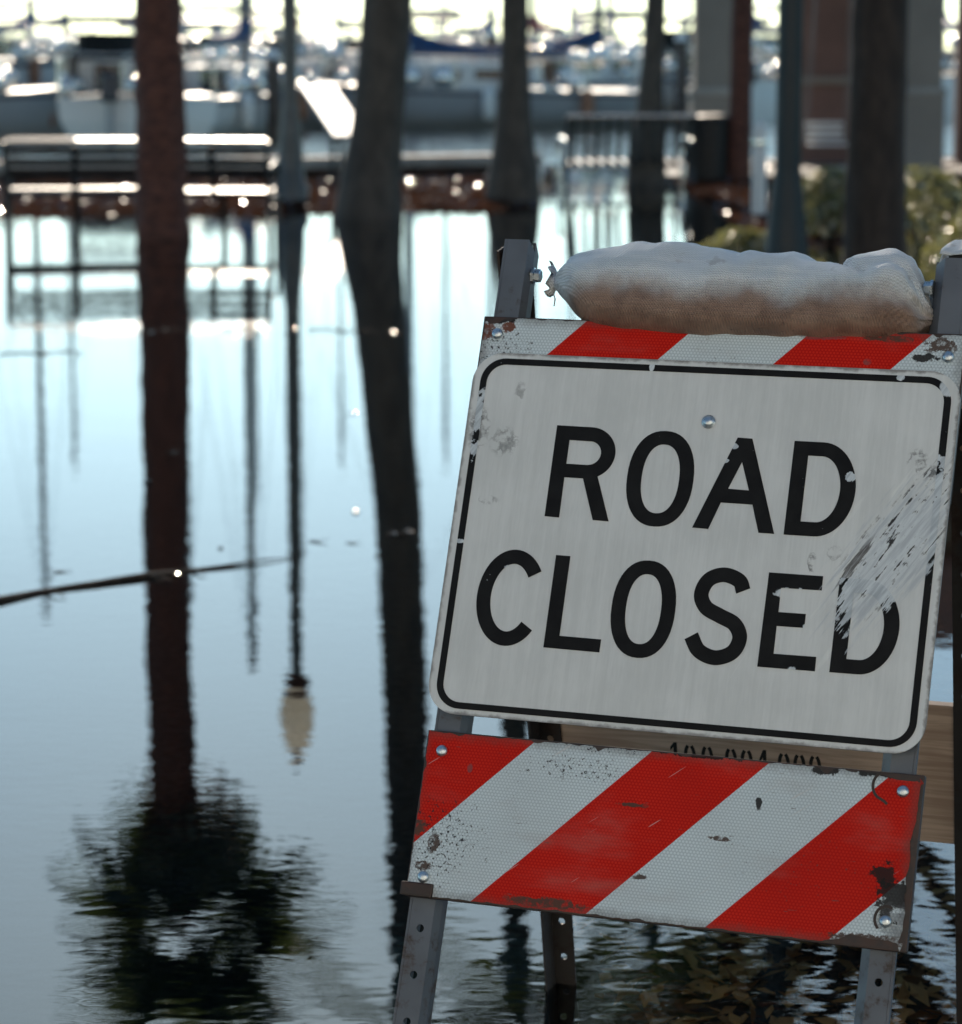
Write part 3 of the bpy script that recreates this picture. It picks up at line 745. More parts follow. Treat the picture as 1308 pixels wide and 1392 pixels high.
# ------------------------------------------------------------------ palms and trees
def trunk_mesh(mb, pts, radii, n=22, rough_=.03, seed=0, rings=0.0):
    P = catmull3(pts, 16); rr = catmull1(radii, 16); V_ = []
    for i, (p, r) in enumerate(zip(P, rr)):
        row = []
        for k in range(n):
            a = 2*math.pi*k/n
            d = 1 + rough_*noise.noise(Vector((math.cos(a)*2, math.sin(a)*2, p.z*3+seed))) + rough_*.6*noise.noise(Vector((math.cos(a)*5, math.sin(a)*5, p.z*9+seed))) + rings*math.sin(p.z*26+seed)
            row.append(Vector((p.x + math.cos(a)*r*d, p.y + math.sin(a)*r*d, p.z)))
        V_.append(row)
    mb.sheet(V_, closed=True); mb.add(V_[-1], [tuple(range(n))]); return mb
def catmull3(P, n):
    P = [Vector(p) for p in P]; Q = [P[0]*2-P[1]] + P + [P[-1]*2-P[-2]]; out = []
    for i in range(1, len(Q)-2):
        for k in range(n):
            t = k/n; a, b, c, d = Q[i-1], Q[i], Q[i+1], Q[i+2]
            out.append(.5*((2*b) + (c-a)*t + (2*a-5*b+4*c-d)*t*t + (3*b-a-3*c+d)*t**3))
    return out + [P[-1]]
def catmull1(r, n): return [p.x for p in catmull3([(x, 0, 0) for x in r], n)]
def fan_leaf():                                     # cabbage palm leaf: petiole and a pleated fan with drooping tips
    mb = MB(); mb.tube([(0,0,0), (.16,0,.03), (.34,0,.01)], [.012, .009, .007], 5)
    for k in range(26):
        a = R_(-125 + 250*k/25); ln = .62*(1-.28*abs(a/R_(125))**2)
        dx_, dy_ = math.cos(a), math.sin(a); px, py = -dy_, dx_
        pts = [(0, .012, 0), (.45, .022, .01), (.8, .013, -.05), (1.0, .002, -.16)]
        Lr = []
        for (t, wv_, dz) in pts:
            bx, by = .34+dx_*ln*t, dy_*ln*t
            Lr.append([Vector((bx+px*wv_, by+py*wv_, .01+dz-.10*t*abs(math.sin(a)))), Vector((bx, by, .01+dz+.012-.10*t*abs(math.sin(a)))), Vector((bx-px*wv_, by-py*wv_, .01+dz-.10*t*abs(math.sin(a))))])
        mb.sheet(Lr, smooth=False)
    return mb.mesh('frond', M['frond'])
def feather_leaf(L_=2.4, droop=1.1):
    mb = MB(); rach = []
    for i in range(13):
        t = i/12; rach.append(Vector((L_*t*(1-.18*t), 0, .55*t - droop*t*t*1.15)))
    mb.tube(rach, [.022*(1-.85*i/12) for i in range(13)], 5)
    P = catmull3(rach, 4)
    for i in range(5, len(P)-1):
        t = i/(len(P)-1); ln = .50*math.sin(math.pi*(.12+.80*t))+.08
        for s_ in (-1, 1):
            b = P[i]; e = b + Vector((.22*ln, s_*ln*.92, -.30*ln)); mid = b.lerp(e, .5)+Vector((0,0,.05*ln))
            mb.sheet([[b+Vector((-.012,0,0)), b+Vector((.012,0,0))], [mid+Vector((-.017,0,0)), mid+Vector((.017,0,.004))], [e, e+Vector((.004,0,0))]], smooth=False)
    return mb.mesh('frond', M['frond'])
FAN, FEA = fan_leaf(), feather_leaf()
DEADFAN = FAN.copy(); DEADFAN.materials.clear(); DEADFAN.materials.append(M['frond_dead'])
def put_fronds(parent, me, n, top, elev0, elev1, sc0, sc1, rnd, off=.08):
    for i in range(n):
        t = i/(n-1); az = i*2.399963 + rnd.uniform(-.2, .2); el = R_(elev0 + (elev1-elev0)*t + rnd.uniform(-8, 8)); sc = rnd.uniform(sc0, sc1)
        o = link('frond', me, parent)
        o.location = Vector(top) + Vector((math.cos(az)*off, math.sin(az)*off, (t-.5)*.35))
        o.rotation_euler = (rnd.uniform(-.25,.25), -el, az); o.scale = (sc, sc, sc)
# A: cabbage palm with a reddish trunk standing in the flood
rnd = random.Random(4)
pA = gp(221, 325); pA.z = -.15
palm = thing('palm_tree', 'cabbage palm with thick reddish brown trunk standing in water beside the benches', 'palm', pA)
trunk_mesh(MB(), [(0,0,-.06), (0,0,.25), (.0,0,1.2), (-.015,0,2.6), (.01,0,3.9), (.06,0,5.05)], [.205,.185,.168,.158,.162,.12], rough_=.16, seed=3, rings=.035).build('trunk', M['bark_red'], palm)
put_fronds(palm, FAN, 28, (.14,0,5.14), -62, 82, .84, 1.10, rnd, .12)
put_fronds(palm, DEADFAN, 5, (.10,0,4.8), -75, -60, .7, .9, rnd)
# royal palms: grey, swollen at the foot
def royal(px, py, label, pts, radii, seed, shaft=1.0, fr=11):
    p = gp(px, py); p.z = -.10; r = random.Random(seed)
    t = thing('palm_tree', label, 'palm', p)
    trunk_mesh(MB(), pts, radii, rough_=.04, seed=seed).build('trunk', M['bark_grey'], t)
    e = Vector(pts[-1]); MB().lathe([(radii[-1], -.05), (radii[-1]*1.05, .3), (radii[-1]*.8, shaft*.8), (radii[-1]*.45, shaft)], 16, c=e).build('crown_shaft', M['frond'], t)
    put_fronds(t, FEA, fr, e+Vector((0,0,shaft)), -15, 75, .85, 1.1, r, .05)
    return t
sC = 22.2/FPX
royal(498, 296, 'stout grey palm with swollen foot leaning beside the tilted information panel', [(0,0,-.03), (.035,0,.35), (.10,0,.9), (.175,0,1.75), (.245,0,2.6), (.30,0,4.6), (.31,0,6.0)], [.30,.245,.205,.195,.185,.175,.165], 11)
royal(698, 277, 'grey palm flaring at its foot between information panel and strap bench', [(0,0,-.03), (0,0,.3), (.005,0,.85), (.01,0,1.7), (.02,0,4), (.02,0,6.6)], [.25,.225,.150,.118,.115,.11], 12)
royal(878, 253, 'slim grey palm standing right in front of the strap bench', [(0,0,-.03), (.01,0,.35), (.04,0,1.0), (.08,0,1.9), (.11,0,4.5), (.12,0,7)], [.215,.18,.125,.10,.10,.095], 13)
pG = gp(1004, 251); pG.z = 0
tG = thing('palm_tree', 'thin reddish palm trunk beside the beige column and litter bin', 'palm', pG)
trunk_mesh(MB(), [(0,0,-.05), (.01,0,1.0), (.03,0,4), (.02,0,8.6)], [.125,.108,.10,.09], rough_=.08, seed=5).build('trunk', M['bark_red'], tG)
put_fronds(tG, FAN, 20, (.02,0,8.6), -50, 80, .9, 1.2, random.Random(9))

# F: the oak whose crown shades the barricade
pF = gp(1188, 388); pF.z = -.03
oak = thing('oak_tree', 'dark oak trunk rising from the sunlit hedge by the pavilion', 'tree', pF)
trunk_mesh(MB(), [(0,0,-.1), (0,0,.3), (.0,.0,1.3), (.05,0,2.6), (.2,0,3.6)], [.21,.175,.155,.150,.12], rough_=.08, seed=8).build('trunk', M['bark_oak'], oak)
rnd = random.Random(21)
crown_c = Vector((-.6, -.1, 6.7)); rad = Vector((5.2, 3.6, 2.5)); tips = []
for i in range(13):
    az = i*2.4; el = rnd.uniform(.15, 1.2); d = Vector((math.cos(az)*math.cos(el)*rad.x, math.sin(az)*math.cos(el)*rad.y, math.sin(el)*rad.z*1.2))
    e = crown_c + d*.72 + Vector((0,0,-.7)); s0 = Vector((.12,0,2.9+.07*i)); m1 = s0.lerp(e, .45) + Vector((0,0,.45))
    MB().tube(catmull3([s0, m1, e], 5), [.075-.055*k/10 for k in range(11)], 7).build('limb', M['bark_oak'], oak)
mbL = MB()
def leaf_quad(mb, p, s_, rnd, flat=.5):
    nrm = Vector((rnd.gauss(0,1), rnd.gauss(0,1), rnd.gauss(0,1)+flat)).normalized(); t = nrm.orthogonal().normalized(); t.rotate(Matrix.Rotation(rnd.uniform(0, 6.28), 3, nrm)); b = nrm.cross(t)
    mb.add([p - t*s_, p + b*s_*.42 + nrm*s_*.10, p + t*s_, p - b*s_*.42 + nrm*s_*.10], [(0,1,2,3)])
for i in range(380):
    ok = False
    for _ in range(120):
        d = Vector((rnd.uniform(-1,1), rnd.uniform(-1,1), rnd.uniform(-1,1)))
        low = crown_c.z + d.z*rad.z - .35; wxp = pF.x+crown_c.x+d.x*rad.x; wyp = pF.y+crown_c.y+d.y*rad.y
        if wxp < .3 and low < .36*wyp-1.15: continue
        zc = crown_c.z + d.z*rad.z; hx_, hy_ = wxp - sdir.x/sdir.z*zc, wyp - sdir.y/sdir.z*zc      # where its shadow falls
        if -.4 < hx_ < 4.0 and 2.35 < hy_ < 7.4: continue
        if .25 < d.length < 1.0 and noise.noise(d*2.1+Vector((4,0,0))) > -.18: ok = True; break
    if not ok: continue
    c = crown_c + Vector((d.x*rad.x, d.y*rad.y, d.z*rad.z)); cr = rnd.uniform(.28, .62)
    for k in range(105):
        q = Vector((rnd.gauss(0,.5), rnd.gauss(0,.5), rnd.gauss(0,.36)))*cr
        leaf_quad(mbL, c+q, rnd.uniform(.045,.085), rnd)
mbL.build('crown', M['oak_leaf'], oak)

# ------------------------------------------------------------------ hedge shrubs
def shrub(px, d, w_, h_, label, seed, n=2600):
    p = at(px, 300, d); p.z = ground_z(p.x, d)
    t = thing('shrub', label, 'shrub', p, group='hedge shrubs in front of the pavilion'); r = random.Random(seed)
    st = MB()
    for i in range(9):
        a = r.uniform(0, 6.28); e = Vector((math.cos(a)*w_*.35, math.sin(a)*w_*.3, h_*.8))
        st.tube([(0,0,-.03), tuple(e*.5+Vector((0,0,.04))), tuple(e)], [.012,.008,.004], 5)
    st.build('stem', M['bark_oak'], t)
    lf = MB()
    for i in range(n):
        a = r.uniform(0, 6.28); z = r.random(); rr = (.62+.38*r.random())*math.sqrt(max(.02, 1-(z*1.0)**2.2))
        bmp = 1+.22*noise.noise(Vector((math.cos(a)*2+seed, math.sin(a)*2, z*2)))
        leaf_quad(lf, Vector((math.cos(a)*w_/2*rr*bmp, math.sin(a)*w_*.42*rr*bmp, .05+h_*z*bmp)), r.uniform(.018,.032), r, .8)
    lf.build('foliage', M['shrub_leaf'], t)
shrub(1010, 18.6, .70, .24, 'low rounded shrub before the black litter bin', 1)
shrub(1128, 19.2, .66, .42, 'sunlit shrub between green lamp post and oak trunk', 2)
shrub(1262, 18.6, .80, .55, 'tall sunlit shrub on the far side of the oak trunk', 3, 3200)
shrub(1345, 17.4, .75, .50, 'bushy sunlit shrub behind the sandbag tail', 4)
shrub(1100, 17.2, .50, .12, 'small shrub at the foot of the green lamp post', 5, 1200)

# ------------------------------------------------------------------ lamp posts
GLOBE = leaf_mat('lamp_globe', (.70,.66,.58), (.97,.93,.84), .3, .06, .75)
def lamp(px, py, label, mat, s_=1.0, hgt=4.0, cast=True):
    p = gp(px, py) if cast else at(px, 300, py); p.z = ground_z(p.x, p.y)
    t = thing('lamp_post', label, 'lamp post', p)
    MB().lathe([(.16*s_,-.05),(.16*s_,.10),(.125*s_,.14),(.115*s_,.34),(.075*s_,.75),(.070*s_,.80)], 20).build('post_base', mat, t)
    MB().lathe([(.066*s_,.80),(.062*s_,2.2),(.052*s_,hgt-.02)], 20).build('pole', mat, t)
    MB().lathe([(.055,hgt-.02),(.11,hgt+.03),(.12,hgt+.08),(.085,hgt+.13)], 20).build('collar', M['bark_red'], t)
    gl = MB().lathe([(.085,hgt+.125),(.135,hgt+.22),(.150,hgt+.36),(.135,hgt+.50),(.095,hgt+.62),(.045,hgt+.70)], 24).build('globe', GLOBE, t)
    MB().lathe([(.05,hgt+.695),(.035,hgt+.74),(.012,hgt+.82)], 12).build('finial', M['bark_red'], gl)
lamp(396, 279, 'slender grey lamp post with cream acorn globe beside the tilted information panel', plain('lamp_grey', (.10,.10,.095), .45), .95, 4.05)
lamp(1070, 15.3, 'dark green lamp post standing between hedge shrubs by the pavilion', M['post_teal'], 1.08, 4.4, cast=False)

# ------------------------------------------------------------------ benches
def park_bench(px, py, w_, rz, label, bright=3):
    p = gp(px, py); p.z = -.175
    t = thing('park_bench', label, 'bench', p, rz, 'slatted benches by the palm')
    for sx in (-1, 1):
        x = sx*w_/2
        fr = MB()
        fr.tube(catmull3([(x,-.02,.0), (x,.02,.25), (x,.0,.44), (x,-.06,.60), (x,-.10,.83)], 4), .020, 8)
        fr.tube(catmull3([(x,.46,.0), (x,.41,.2), (x,.42,.42)], 4), .020, 8)
        fr.tube(catmull3([(x,.43,.42), (x,.47,.56), (x,.40,.66), (x,.15,.64), (x,-.05,.62)], 4), .018, 8)
        fr.tube([(x,-.01,.42), (x,.43,.42)], .016, 8)
        fr.build('end_frame', M['iron'], t)
    for i in range(6):
        MB().box((0, .03+.077*i, .452+(.01 if i in (0,5) else 0)), (w_-.02, .060, .026), Matrix.Rotation(R_((16, 9, 14, 5, 18, 2)[i] + 1.1*(bright-3)), 3, 'X'), bev=.006).build('seat_slat', M['bench_slat'], t)
    for i in range(3):
        z = .615+.072*i; MB().box((0, -.015-.20*(z-.5), z), (w_-.02, .024, .052), Matrix.Rotation(R_(12), 3, 'X'), bev=.010).build('back_slat', M['iron_matt'], t)
    for sx, tl in ((-1, 8 + bright), (1, 13)):
        MB().box((sx*w_*.25, -.015-.20*.36, .835), (w_*.49, .075, .022), Matrix.Rotation(R_(tl), 3, 'X'), bev=.006).build('top_slat', M['bench_slat'], t)
    MB().tube(catmull3([(0,-.10,.80), (0,.0,.44), (0,.40,.43), (0,.44,.0)], 4), .022, 8).build('middle_frame', M['iron_matt'], t)
park_bench(104, 316, .98, R_(7), 'dark slatted bench standing in water, with its curled arm towards open water', 16)
park_bench(292, 316, .80, R_(-4), 'dark slatted bench between reddish palm trunk and lamp post')
def strap_bench(px, py, w_, rz):
    p = gp(px, py); p.z = ground_z(p.x, p.y)
    t = thing('strap_bench', 'steel bench of upright curved straps behind the slim grey palm', 'bench', p, rz)
    prof = [(.50,.36), (.47,.44), (.30,.43), (.12,.41), (.02,.47), (-.03,.62), (-.07,.78), (-.14,.86)]
    PP = catmull3([(0,a,b) for a, b in prof], 4)
    n = int(w_/.105)
    for i in range(n):
        x = -w_/2 + (i+.5)*w_/n
        MB().sheet([[Vector((x-.021, q.y, q.z)), Vector((x+.021, q.y, q.z))] for q in PP]).build('strap', M['bench_slat'], t)
    MB().tube([(-w_/2-.02,-.14,.865), (w_/2+.02,-.14,.865)], .022, 10).build('top_rail', M['steel'], t)
    MB().tube([(-w_/2-.02,.50,.36), (w_/2+.02,.50,.36)], .018, 10).build('front_rail', M['steel'], t)
    for sx in (-1, 1):
        x = sx*(w_/2+.01)
        MB().tube(catmull3([(x,-.05,-.05), (x,.0,.25), (x,.02,.42), (x,-.14,.86)], 4), .022, 8).build('leg', M['iron'], t)
        MB().tube(catmull3([(x,.46,-.05), (x,.44,.3), (x,.47,.55), (x,.36,.64), (x,.0,.62)], 4), .022, 8).build('arm', M['steel'], t)
strap_bench(856, 256, 1.20, R_(8))

# ------------------------------------------------------------------ information panel
ip = at(462, 235, 27.5); ip.z = ground_z(ip.x, ip.y)
inf = thing('information_panel', 'tilted white information panel on two thin posts glaring in the sun', 'sign', ip)
c0 = at(454, 150, 27.5) - ip
nn = Vector((.08, -.32, .944)).normalized(); e1 = Vector((.405, -1.29, -.47)); e1 = (e1 - nn*e1.dot(nn)).normalized(); e2 = nn.cross(e1).normalized()
if nn.z < 0: nn = -nn
Rm = Matrix((e1, e2, nn)).transposed()
if Rm.determinant() < 0: Rm = Matrix((e1, -e2, nn)).transposed()
MB().box(c0, (1.40, .34, .022), Rm, bev=.006).build('panel', M['panel_white'], inf)
MB().box(c0 - nn*.02, (1.43, .37, .016), Rm, bev=.004).build('panel_frame', M['iron'], inf)
for q in (-.26, .26):
    b = c0 + e1*q*.7 + e1*.12 - nn*.03
    MB().tube([(b.x, b.y, -.05), (b.x, b.y, b.z+.02)], .022, 8).build('post', M['iron'], inf)

# ------------------------------------------------------------------ litter bin, white post
pb = gp(965, 250); pb.z = ground_z(pb.x, pb.y)
bn = thing('litter_bin', 'black slatted litter bin in front of the beige column', 'bin', pb)
for i in range(22):
    a = 2*math.pi*i/22
    MB().box((math.cos(a)*.235, math.sin(a)*.235, .31), (.012, .046, .56), Matrix.Rotation(a, 3, 'Z'), bev=.003).build('slat', M['bin'], bn)
MB().lathe([(.20,.0),(.215,.05),(.215,.56)], 20).build('liner', M['bin'], bn)
MB().lathe([(.255,.585),(.265,.60),(.255,.635),(.17,.66),(.15,.655)], 24).build('lid', M['bin'], bn)
pw = gp(1031, 299); pw.z = -.03
bl = thing('marker_post', 'slim white marker post with rounded top beside green lamp post', 'post', pw)
MB().lathe([(.055,-.04),(.055,.70),(.048,.76),(.03,.79),(.01,.80)], 18).build('shaft', M['post_white'], bl)
MB().lathe([(.0565,.60),(.0575,.605),(.0575,.645),(.0565,.65)], 18).build('band', M['steel'], bl)

# ------------------------------------------------------------------ pavilion
pv = at(1110, 240, 31.0); pv.z = .02
pav = thing('pavilion', 'waterside pavilion with beige columns, brown wall and terracotta roof', 'building', pv)
def lx(px, d=31.0): return at(px, 240, d).x - pv.x
for (px, d) in ((967, 29.6), (1248, 29.6), (1420, 29.6), (1590, 29.6)):
    x = lx(px, d); y = d-31.0
    col = MB().box((x, y, 2.2), (.40, .40, 2.9), bev=.02).build('column', M['column'], pav)
    MB().box((x, y, .42), (.46, .46, .84), bev=.02).build('plinth', M['column'], col)
    MB().box((x, y, .86), (.50, .50, .07), bev=.015).build('plinth_cap', M['concrete'], col)
    MB().box((x, y, 3.62), (.5, .5, .10), bev=.015).build('capital', M['concrete'], col)
MB().box((lx(1156)+.0, .9, 1.75), (1.15, .18, 3.7)).build('wall', M['wall_brown'], pav)
MB().box((lx(1156), .78, .95), (1.18, .08, .08), bev=.01).build('wall_band', M['column'], pav)
MB().box((lx(1500), .9, 1.75), (3.0, .18, 3.7)).build('wall', M['wall_brown'], pav)
for i, y in enumerate((-1.4, .9)): MB().box((lx(1280), y, 3.80), (6.0, .30, .26), bev=.01).build('beam', M['column'], pav)
MB().box((lx(1280), -.2, -.02), (6.6, 4.4, .10)).build('floor_slab', M['concrete'], pav)
rf = MB(); x0, x1, y0, y1, zb, zt = lx(940)-.5, lx(1640)+.6, -2.2, 1.9, 3.95, 5.3; ym = (y0+y1)/2
rf.add([(x0,y0,zb),(x1,y0,zb),(x1,y1,zb),(x0,y1,zb),(x0+1.6,ym,zt),(x1-1.6,ym,zt)], [(0,1,5,4),(2,3,4,5),(1,2,5),(3,0,4),(3,2,1,0)])
rf.build('roof', M['roof'], pav)
# porch swing hung from the beam
swp = at(1122, 196, 30.2)
swg = thing('porch_swing', 'small white porch swing hanging on chains under the pavilion roof', 'swing', (swp.x, swp.y, swp.z))
for i in range(4): MB().box((0.02, -.15+.1*i, .0), (.42, .075, .022), bev=.005).build('seat_slat', M['post_white'], swg)
for i in range(3): MB().box((.02, .20+.03*i, .07+.07*i), (.42, .02, .05), bev=.005).build('back_slat', M['post_white'], swg)
for sx, dxx in ((-1, .16), (1, .06)):
    for y in (-.17, .2): MB().tube([(sx*.22, y, .0), (sx*.22+dxx, .02, 2.9-.02)], .008, 6).build('chain', M['mast'], swg)

# ------------------------------------------------------------------ marina: boats, piles, dock
def boat(px, d, length, beam, heading, label, hull='hull_white', mast=0.0, cover=None, cabin=True, motor=False, seed=0, mast_t=.1, free=.75, boomlen=.34, boomz=1.15, bimini=None):
    p = at(px, 200, d); p.z = 0.0
    t = thing('sailboat' if mast else 'motor_boat', label, 'boat', p, heading); r = random.Random(seed)
    # hull: bow towards +X
    secs = []
    for i in range(13):
        s_ = i/12; x = -length/2 + length*s_
        b = beam/2*(1-.10*(1-s_)**2)*max(.015, (1-max(0, (s_-.45)/.55)**2.3)); sh = free*(1+.32*s_*s_); kl = -.20*(1-.5*s_)
        xo = x + .25*max(0, s_-.8)
        secs.append([Vector((xo, -b, sh)), Vector((xo-.02, -b*.96, sh*.45)), Vector((xo-.10*s_, -b*.75, -.02)), Vector((xo-.2*s_, 0, kl)), Vector((xo-.10*s_, b*.75, -.02)), Vector((xo-.02, b*.96, sh*.45)), Vector((xo, b, sh))])
    h = MB().sheet(secs); h.add(secs[0], [(6,5,4,3,2,1,0)]); hu = h.build('hull', M[hull], t)
    st = []
    for row in secs: st.append([row[0]*1.0+Vector((0,-.006,-.05)), row[0].lerp(row[1], .22)+Vector((0,-.008,-.02))])
    MB().sheet(st).build('hull_stripe', M['hull_stripe'], hu)
    st = [[row[6]+Vector((0,.006,-.05)), row[6].lerp(row[5], .22)+Vector((0,.008,-.02))] for row in secs]
    MB().sheet(st).build('hull_stripe', M['hull_stripe'], hu)
    MB().sheet([[row[0]+Vector((0,.01,.0)), Vector((row[0].x, 0, row[0].z+.05)), row[6]+Vector((0,-.01,.0))] for row in secs]).build('deck', M['deck'], t)
    if cabin:
        cl, cw, ch = length*.36, beam*.58, .45+.1*r.random(); cx = length*.02
        cb_ = MB().box((cx, 0, free+ch/2), (cl, cw, ch), bev=.06).build('cabin', M['hull_white'], t)
        for sy in (-1, 1):
            for k in range(3): MB().box((cx-cl*.3+cl*.3*k, sy*(cw/2+.003), free+ch*.58), (cl*.2, .02, ch*.32), bev=.008).build('window', M['glass_dark'], cb_)
        MB().box((cx-cl/2-.003, 0, free+ch*.5), (.02, cw*.42, ch*.75), bev=.008).build('hatch', M['glass_dark'], cb_)
        MB().tube([(cx-cl*.4,-cw*.38,free+ch+.05), (cx+cl*.4,-cw*.38,free+ch+.05)], .016, 6).build('hand_rail', M['steel'], cb_)
        MB().tube([(cx-cl*.4,cw*.38,free+ch+.05), (cx+cl*.4,cw*.38,free+ch+.05)], .016, 6).build('hand_rail', M['steel'], cb_)
    for sy in (-1, 1):
        pr = []
        for i in range(0, 12, 2):
            a = secs[i][0 if sy < 0 else 6]; top = a+Vector((0, -sy*.05, .52)); pr.append(top)
            MB().tube([a+Vector((0,-sy*.05,0)), top], .012, 6).build('stanchion', M['steel'], t)
            MB().lathe([(.03,-.01),(.045,.0),(.045,.012),(.02,.02)], 10, c=a+Vector((.25,-sy*.10,.02))).build('cleat', M['steel'], t)
        MB().tube(pr, .009, 6).build('guard_rail', M['steel'], t)
    for i in range(0, 11, 1):
        for sy in (-1, 1):
            if r.random() < .5:
                a = secs[i][0 if sy < 0 else 6]; fr_ = r.uniform(.10, .19)
                MB().lathe([(fr_*math.sin(math.pi*k/8)+.004, -fr_*math.cos(math.pi*k/8)) for k in range(9)], 16, c=a+Vector((.2, -sy*fr_*1.2, fr_*1.1))).build('glint_ball', M['chrome'], t)  # chrome balls along the deck edge, added to catch sun glints
    for k in range(16 if d < 60 else 9):
        fr_ = r.uniform(.09, .17); xx = r.uniform(-.46, .40)*length; zz = free + fr_ + r.choice((0, 0, .45, .5, .1))*(1 if cabin else 0)
        MB().lathe([(fr_*math.sin(math.pi*q/8)+.004, -fr_*math.cos(math.pi*q/8)) for q in range(9)], 14, c=(xx, r.uniform(-.36, .36)*beam*(1 if xx < length*.15 else .5), zz)).build('deck_glint_ball', M['chrome'], t)  # more chrome balls strewn over deck and cabin, added for glints
    for k in range(3):
        for sy in (-1, 1):
            a = secs[2+3*k][0 if sy < 0 else 6]
            MB().lathe([(.03,-.30),(.10,-.24),(.115,-.1),(.115,.1),(.10,.22),(.03,.28)], 12, c=a+Vector((0, sy*.10, -.22))).build('fender', M[('hull_white','canvas_blue','wood_dock')[(k+seed) % 3]], t)
    for k in range(4):
        MB().lathe([(.07,0),(.07,.06),(.055,.10),(.03,.125),(.005,.132)], 12, c=(-length*.32+.3*k, (-1)**k*beam*.33, free+.04)).build('winch', M['steel'], t)
    a, b = secs[0][0], secs[0][6]
    MB().tube(catmull3([a+Vector((.3,.06,.05)), a+Vector((.02,.08,.6)), (a+b)/2+Vector((-.08,0,.62)), b+Vector((.02,-.08,.6)), b+Vector((.3,-.06,.05))], 4), .016, 8).build('stern_rail', M['steel'], t)
    if bimini:
        bz = free+1.15; bx_ = -length*.30
        bmn = MB().box((bx_, 0, bz), (length*.26, beam*.72, .10), bev=.045).build('canopy', M[bimini], t)
        for sx in (-1, 1):
            for sy in (-1, 1): MB().tube([(bx_+sx*length*.05, sy*beam*.36, free), (bx_+sx*length*.12, sy*beam*.34, bz)], .016, 6).build('canopy_pole', M['steel'], bmn)
    if motor:
        mo = MB().box((-length/2-.18, 0, free+.15), (.28, .26, .42), bev=.06).build('outboard_motor', M['hull_stripe'], t)
        MB().box((-length/2-.16, 0, free-.45), (.12, .10, .9), bev=.03).build('motor_leg', M['hull_grey'], mo)
        MB().add([(-.1*length,-beam*.3,free+.4),(-.1*length,beam*.3,free+.4),(-.18*length,beam*.27,free+.95),(-.18*length,-beam*.27,free+.95)], [(0,1,2,3)]).build('windscreen', M['glass_dark'], t)
    if mast:
        mx = length*mast_t
        ms = MB().tube([(mx,0,free-.2), (mx,0,mast)], [.085,.065], 10).build('mast', M['mast'], t)
        for sy in (-1, 1):
            MB().tube([(mx, sy*beam*.46, free+.1), (mx, sy*beam*.18, mast*.62), (mx, 0, mast*.97)], .007, 5).build('shroud', M['steel'], t)
        MB().tube([(mx, -beam*.2, mast*.62), (mx, beam*.2, mast*.62)], .014, 6).build('spreader', M['alu'], t)
        MB().tube([(length*.52,0,free*1.35), (mx,0,mast*.97)], .007, 5).build('forestay', M['steel'], t)
        MB().tube([(-length*.5,0,free), (mx,0,mast*.99)], .007, 5).build('backstay', M['steel'], t)
        bl_ = length*boomlen
        bo = MB().tube([(mx,0,boomz+.05), (mx-bl_,0,boomz)], .04, 8).build('boom', M['alu'], t)
        if cover:
            rows = []
            for i in range(12):
                s_ = i/11; x = mx+.05-(bl_)*s_; hh = .12+.34*(1-s_)**4 + .03*r.random(); ww_ = .09+.05*(1-s_)
                rows.append([Vector((x, ww_*math.cos(a), boomz+.05+hh*.5+hh*.5*math.sin(a))) for a in [2*math.pi*k/10 for k in range(10)]])
            MB().sheet(rows, closed=True).build('sail_cover', M[cover], t)
    return t
D90 = R_(90)
boat(-230, 42.6, 7.2, 2.3, R_(4), 'grey hulled sailboat moored broadside with its bow towards the reddish palm', 'hull_grey', 9.4, 'canvas_blue', seed=1, free=.55, mast_t=-.05, boomz=1.5)
boat(148, 45.0, 6.4, 1.7, D90+R_(8), 'small white motor boat moored stern on beside the reddish palm trunk', 'hull_white', 0, None, True, True, seed=2, bimini='canvas_blue', free=.62)
boat(318, 45.5, 6.6, 1.7, D90-R_(12), 'cream sailboat moored stern on behind the bench, blue cover on its boom', 'hull_white', 9.0, 'canvas_blue', seed=3, free=.6, boomz=1.35)
boat(440, 51.0, 6.0, 2.0, R_(12), 'white motor boat moored broadside behind the information panel', 'hull_white', 0, None, True, True, seed=4, bimini='hull_stripe', free=.62)
boat(616, 49.5, 6.8, 2.1, R_(183), 'low grey sailboat with long blue sail cover between the two flaring palms', 'hull_grey', 8.6, 'canvas_blue', True, seed=5, free=.60, mast_t=.115, boomlen=.42, boomz=1.18)
boat(770, 55.0, 7.0, 2.2, R_(28), 'white sailboat behind the strap bench with bare pole mast', 'hull_white', 9.5, 'canvas_blue', seed=6, free=.7, boomz=1.3)
boat(905, 58.0, 7.4, 2.3, D90+R_(20), 'white motor boat moored stern on behind the slim grey palm', 'hull_white', 0, None, True, True, seed=7, bimini='canvas_blue', free=.75)
boat(30, 62.0, 8.0, 2.5, D90-R_(10), 'white sailboat in the row beyond, mast near the open left slip', 'hull_white', 11.5, 'canvas_blue', seed=8, bimini='hull_stripe', free=1.1, boomz=1.7)
boat(255, 66.0, 8.5, 2.6, D90+R_(15), 'navy hulled sailboat with blue canvas in the row beyond the benches', 'hull_navy', 12.0, 'canvas_blue', seed=9, bimini='canvas_blue', free=1.1, boomz=1.8)
boat(395, 70.0, 8.0, 2.5, D90-R_(6), 'white sailboat in the row beyond, hidden in part by the lamp post', 'hull_white', 12.0, 'canvas_red', seed=10, bimini='hull_stripe', free=1.1, boomz=1.7)
boat(560, 72.0, 8.5, 2.6, D90+R_(5), 'white sailboat in the row beyond the leaning grey palm', 'hull_white', 12.5, 'canvas_blue', seed=11, bimini='canvas_blue', free=1.1, boomz=1.75)
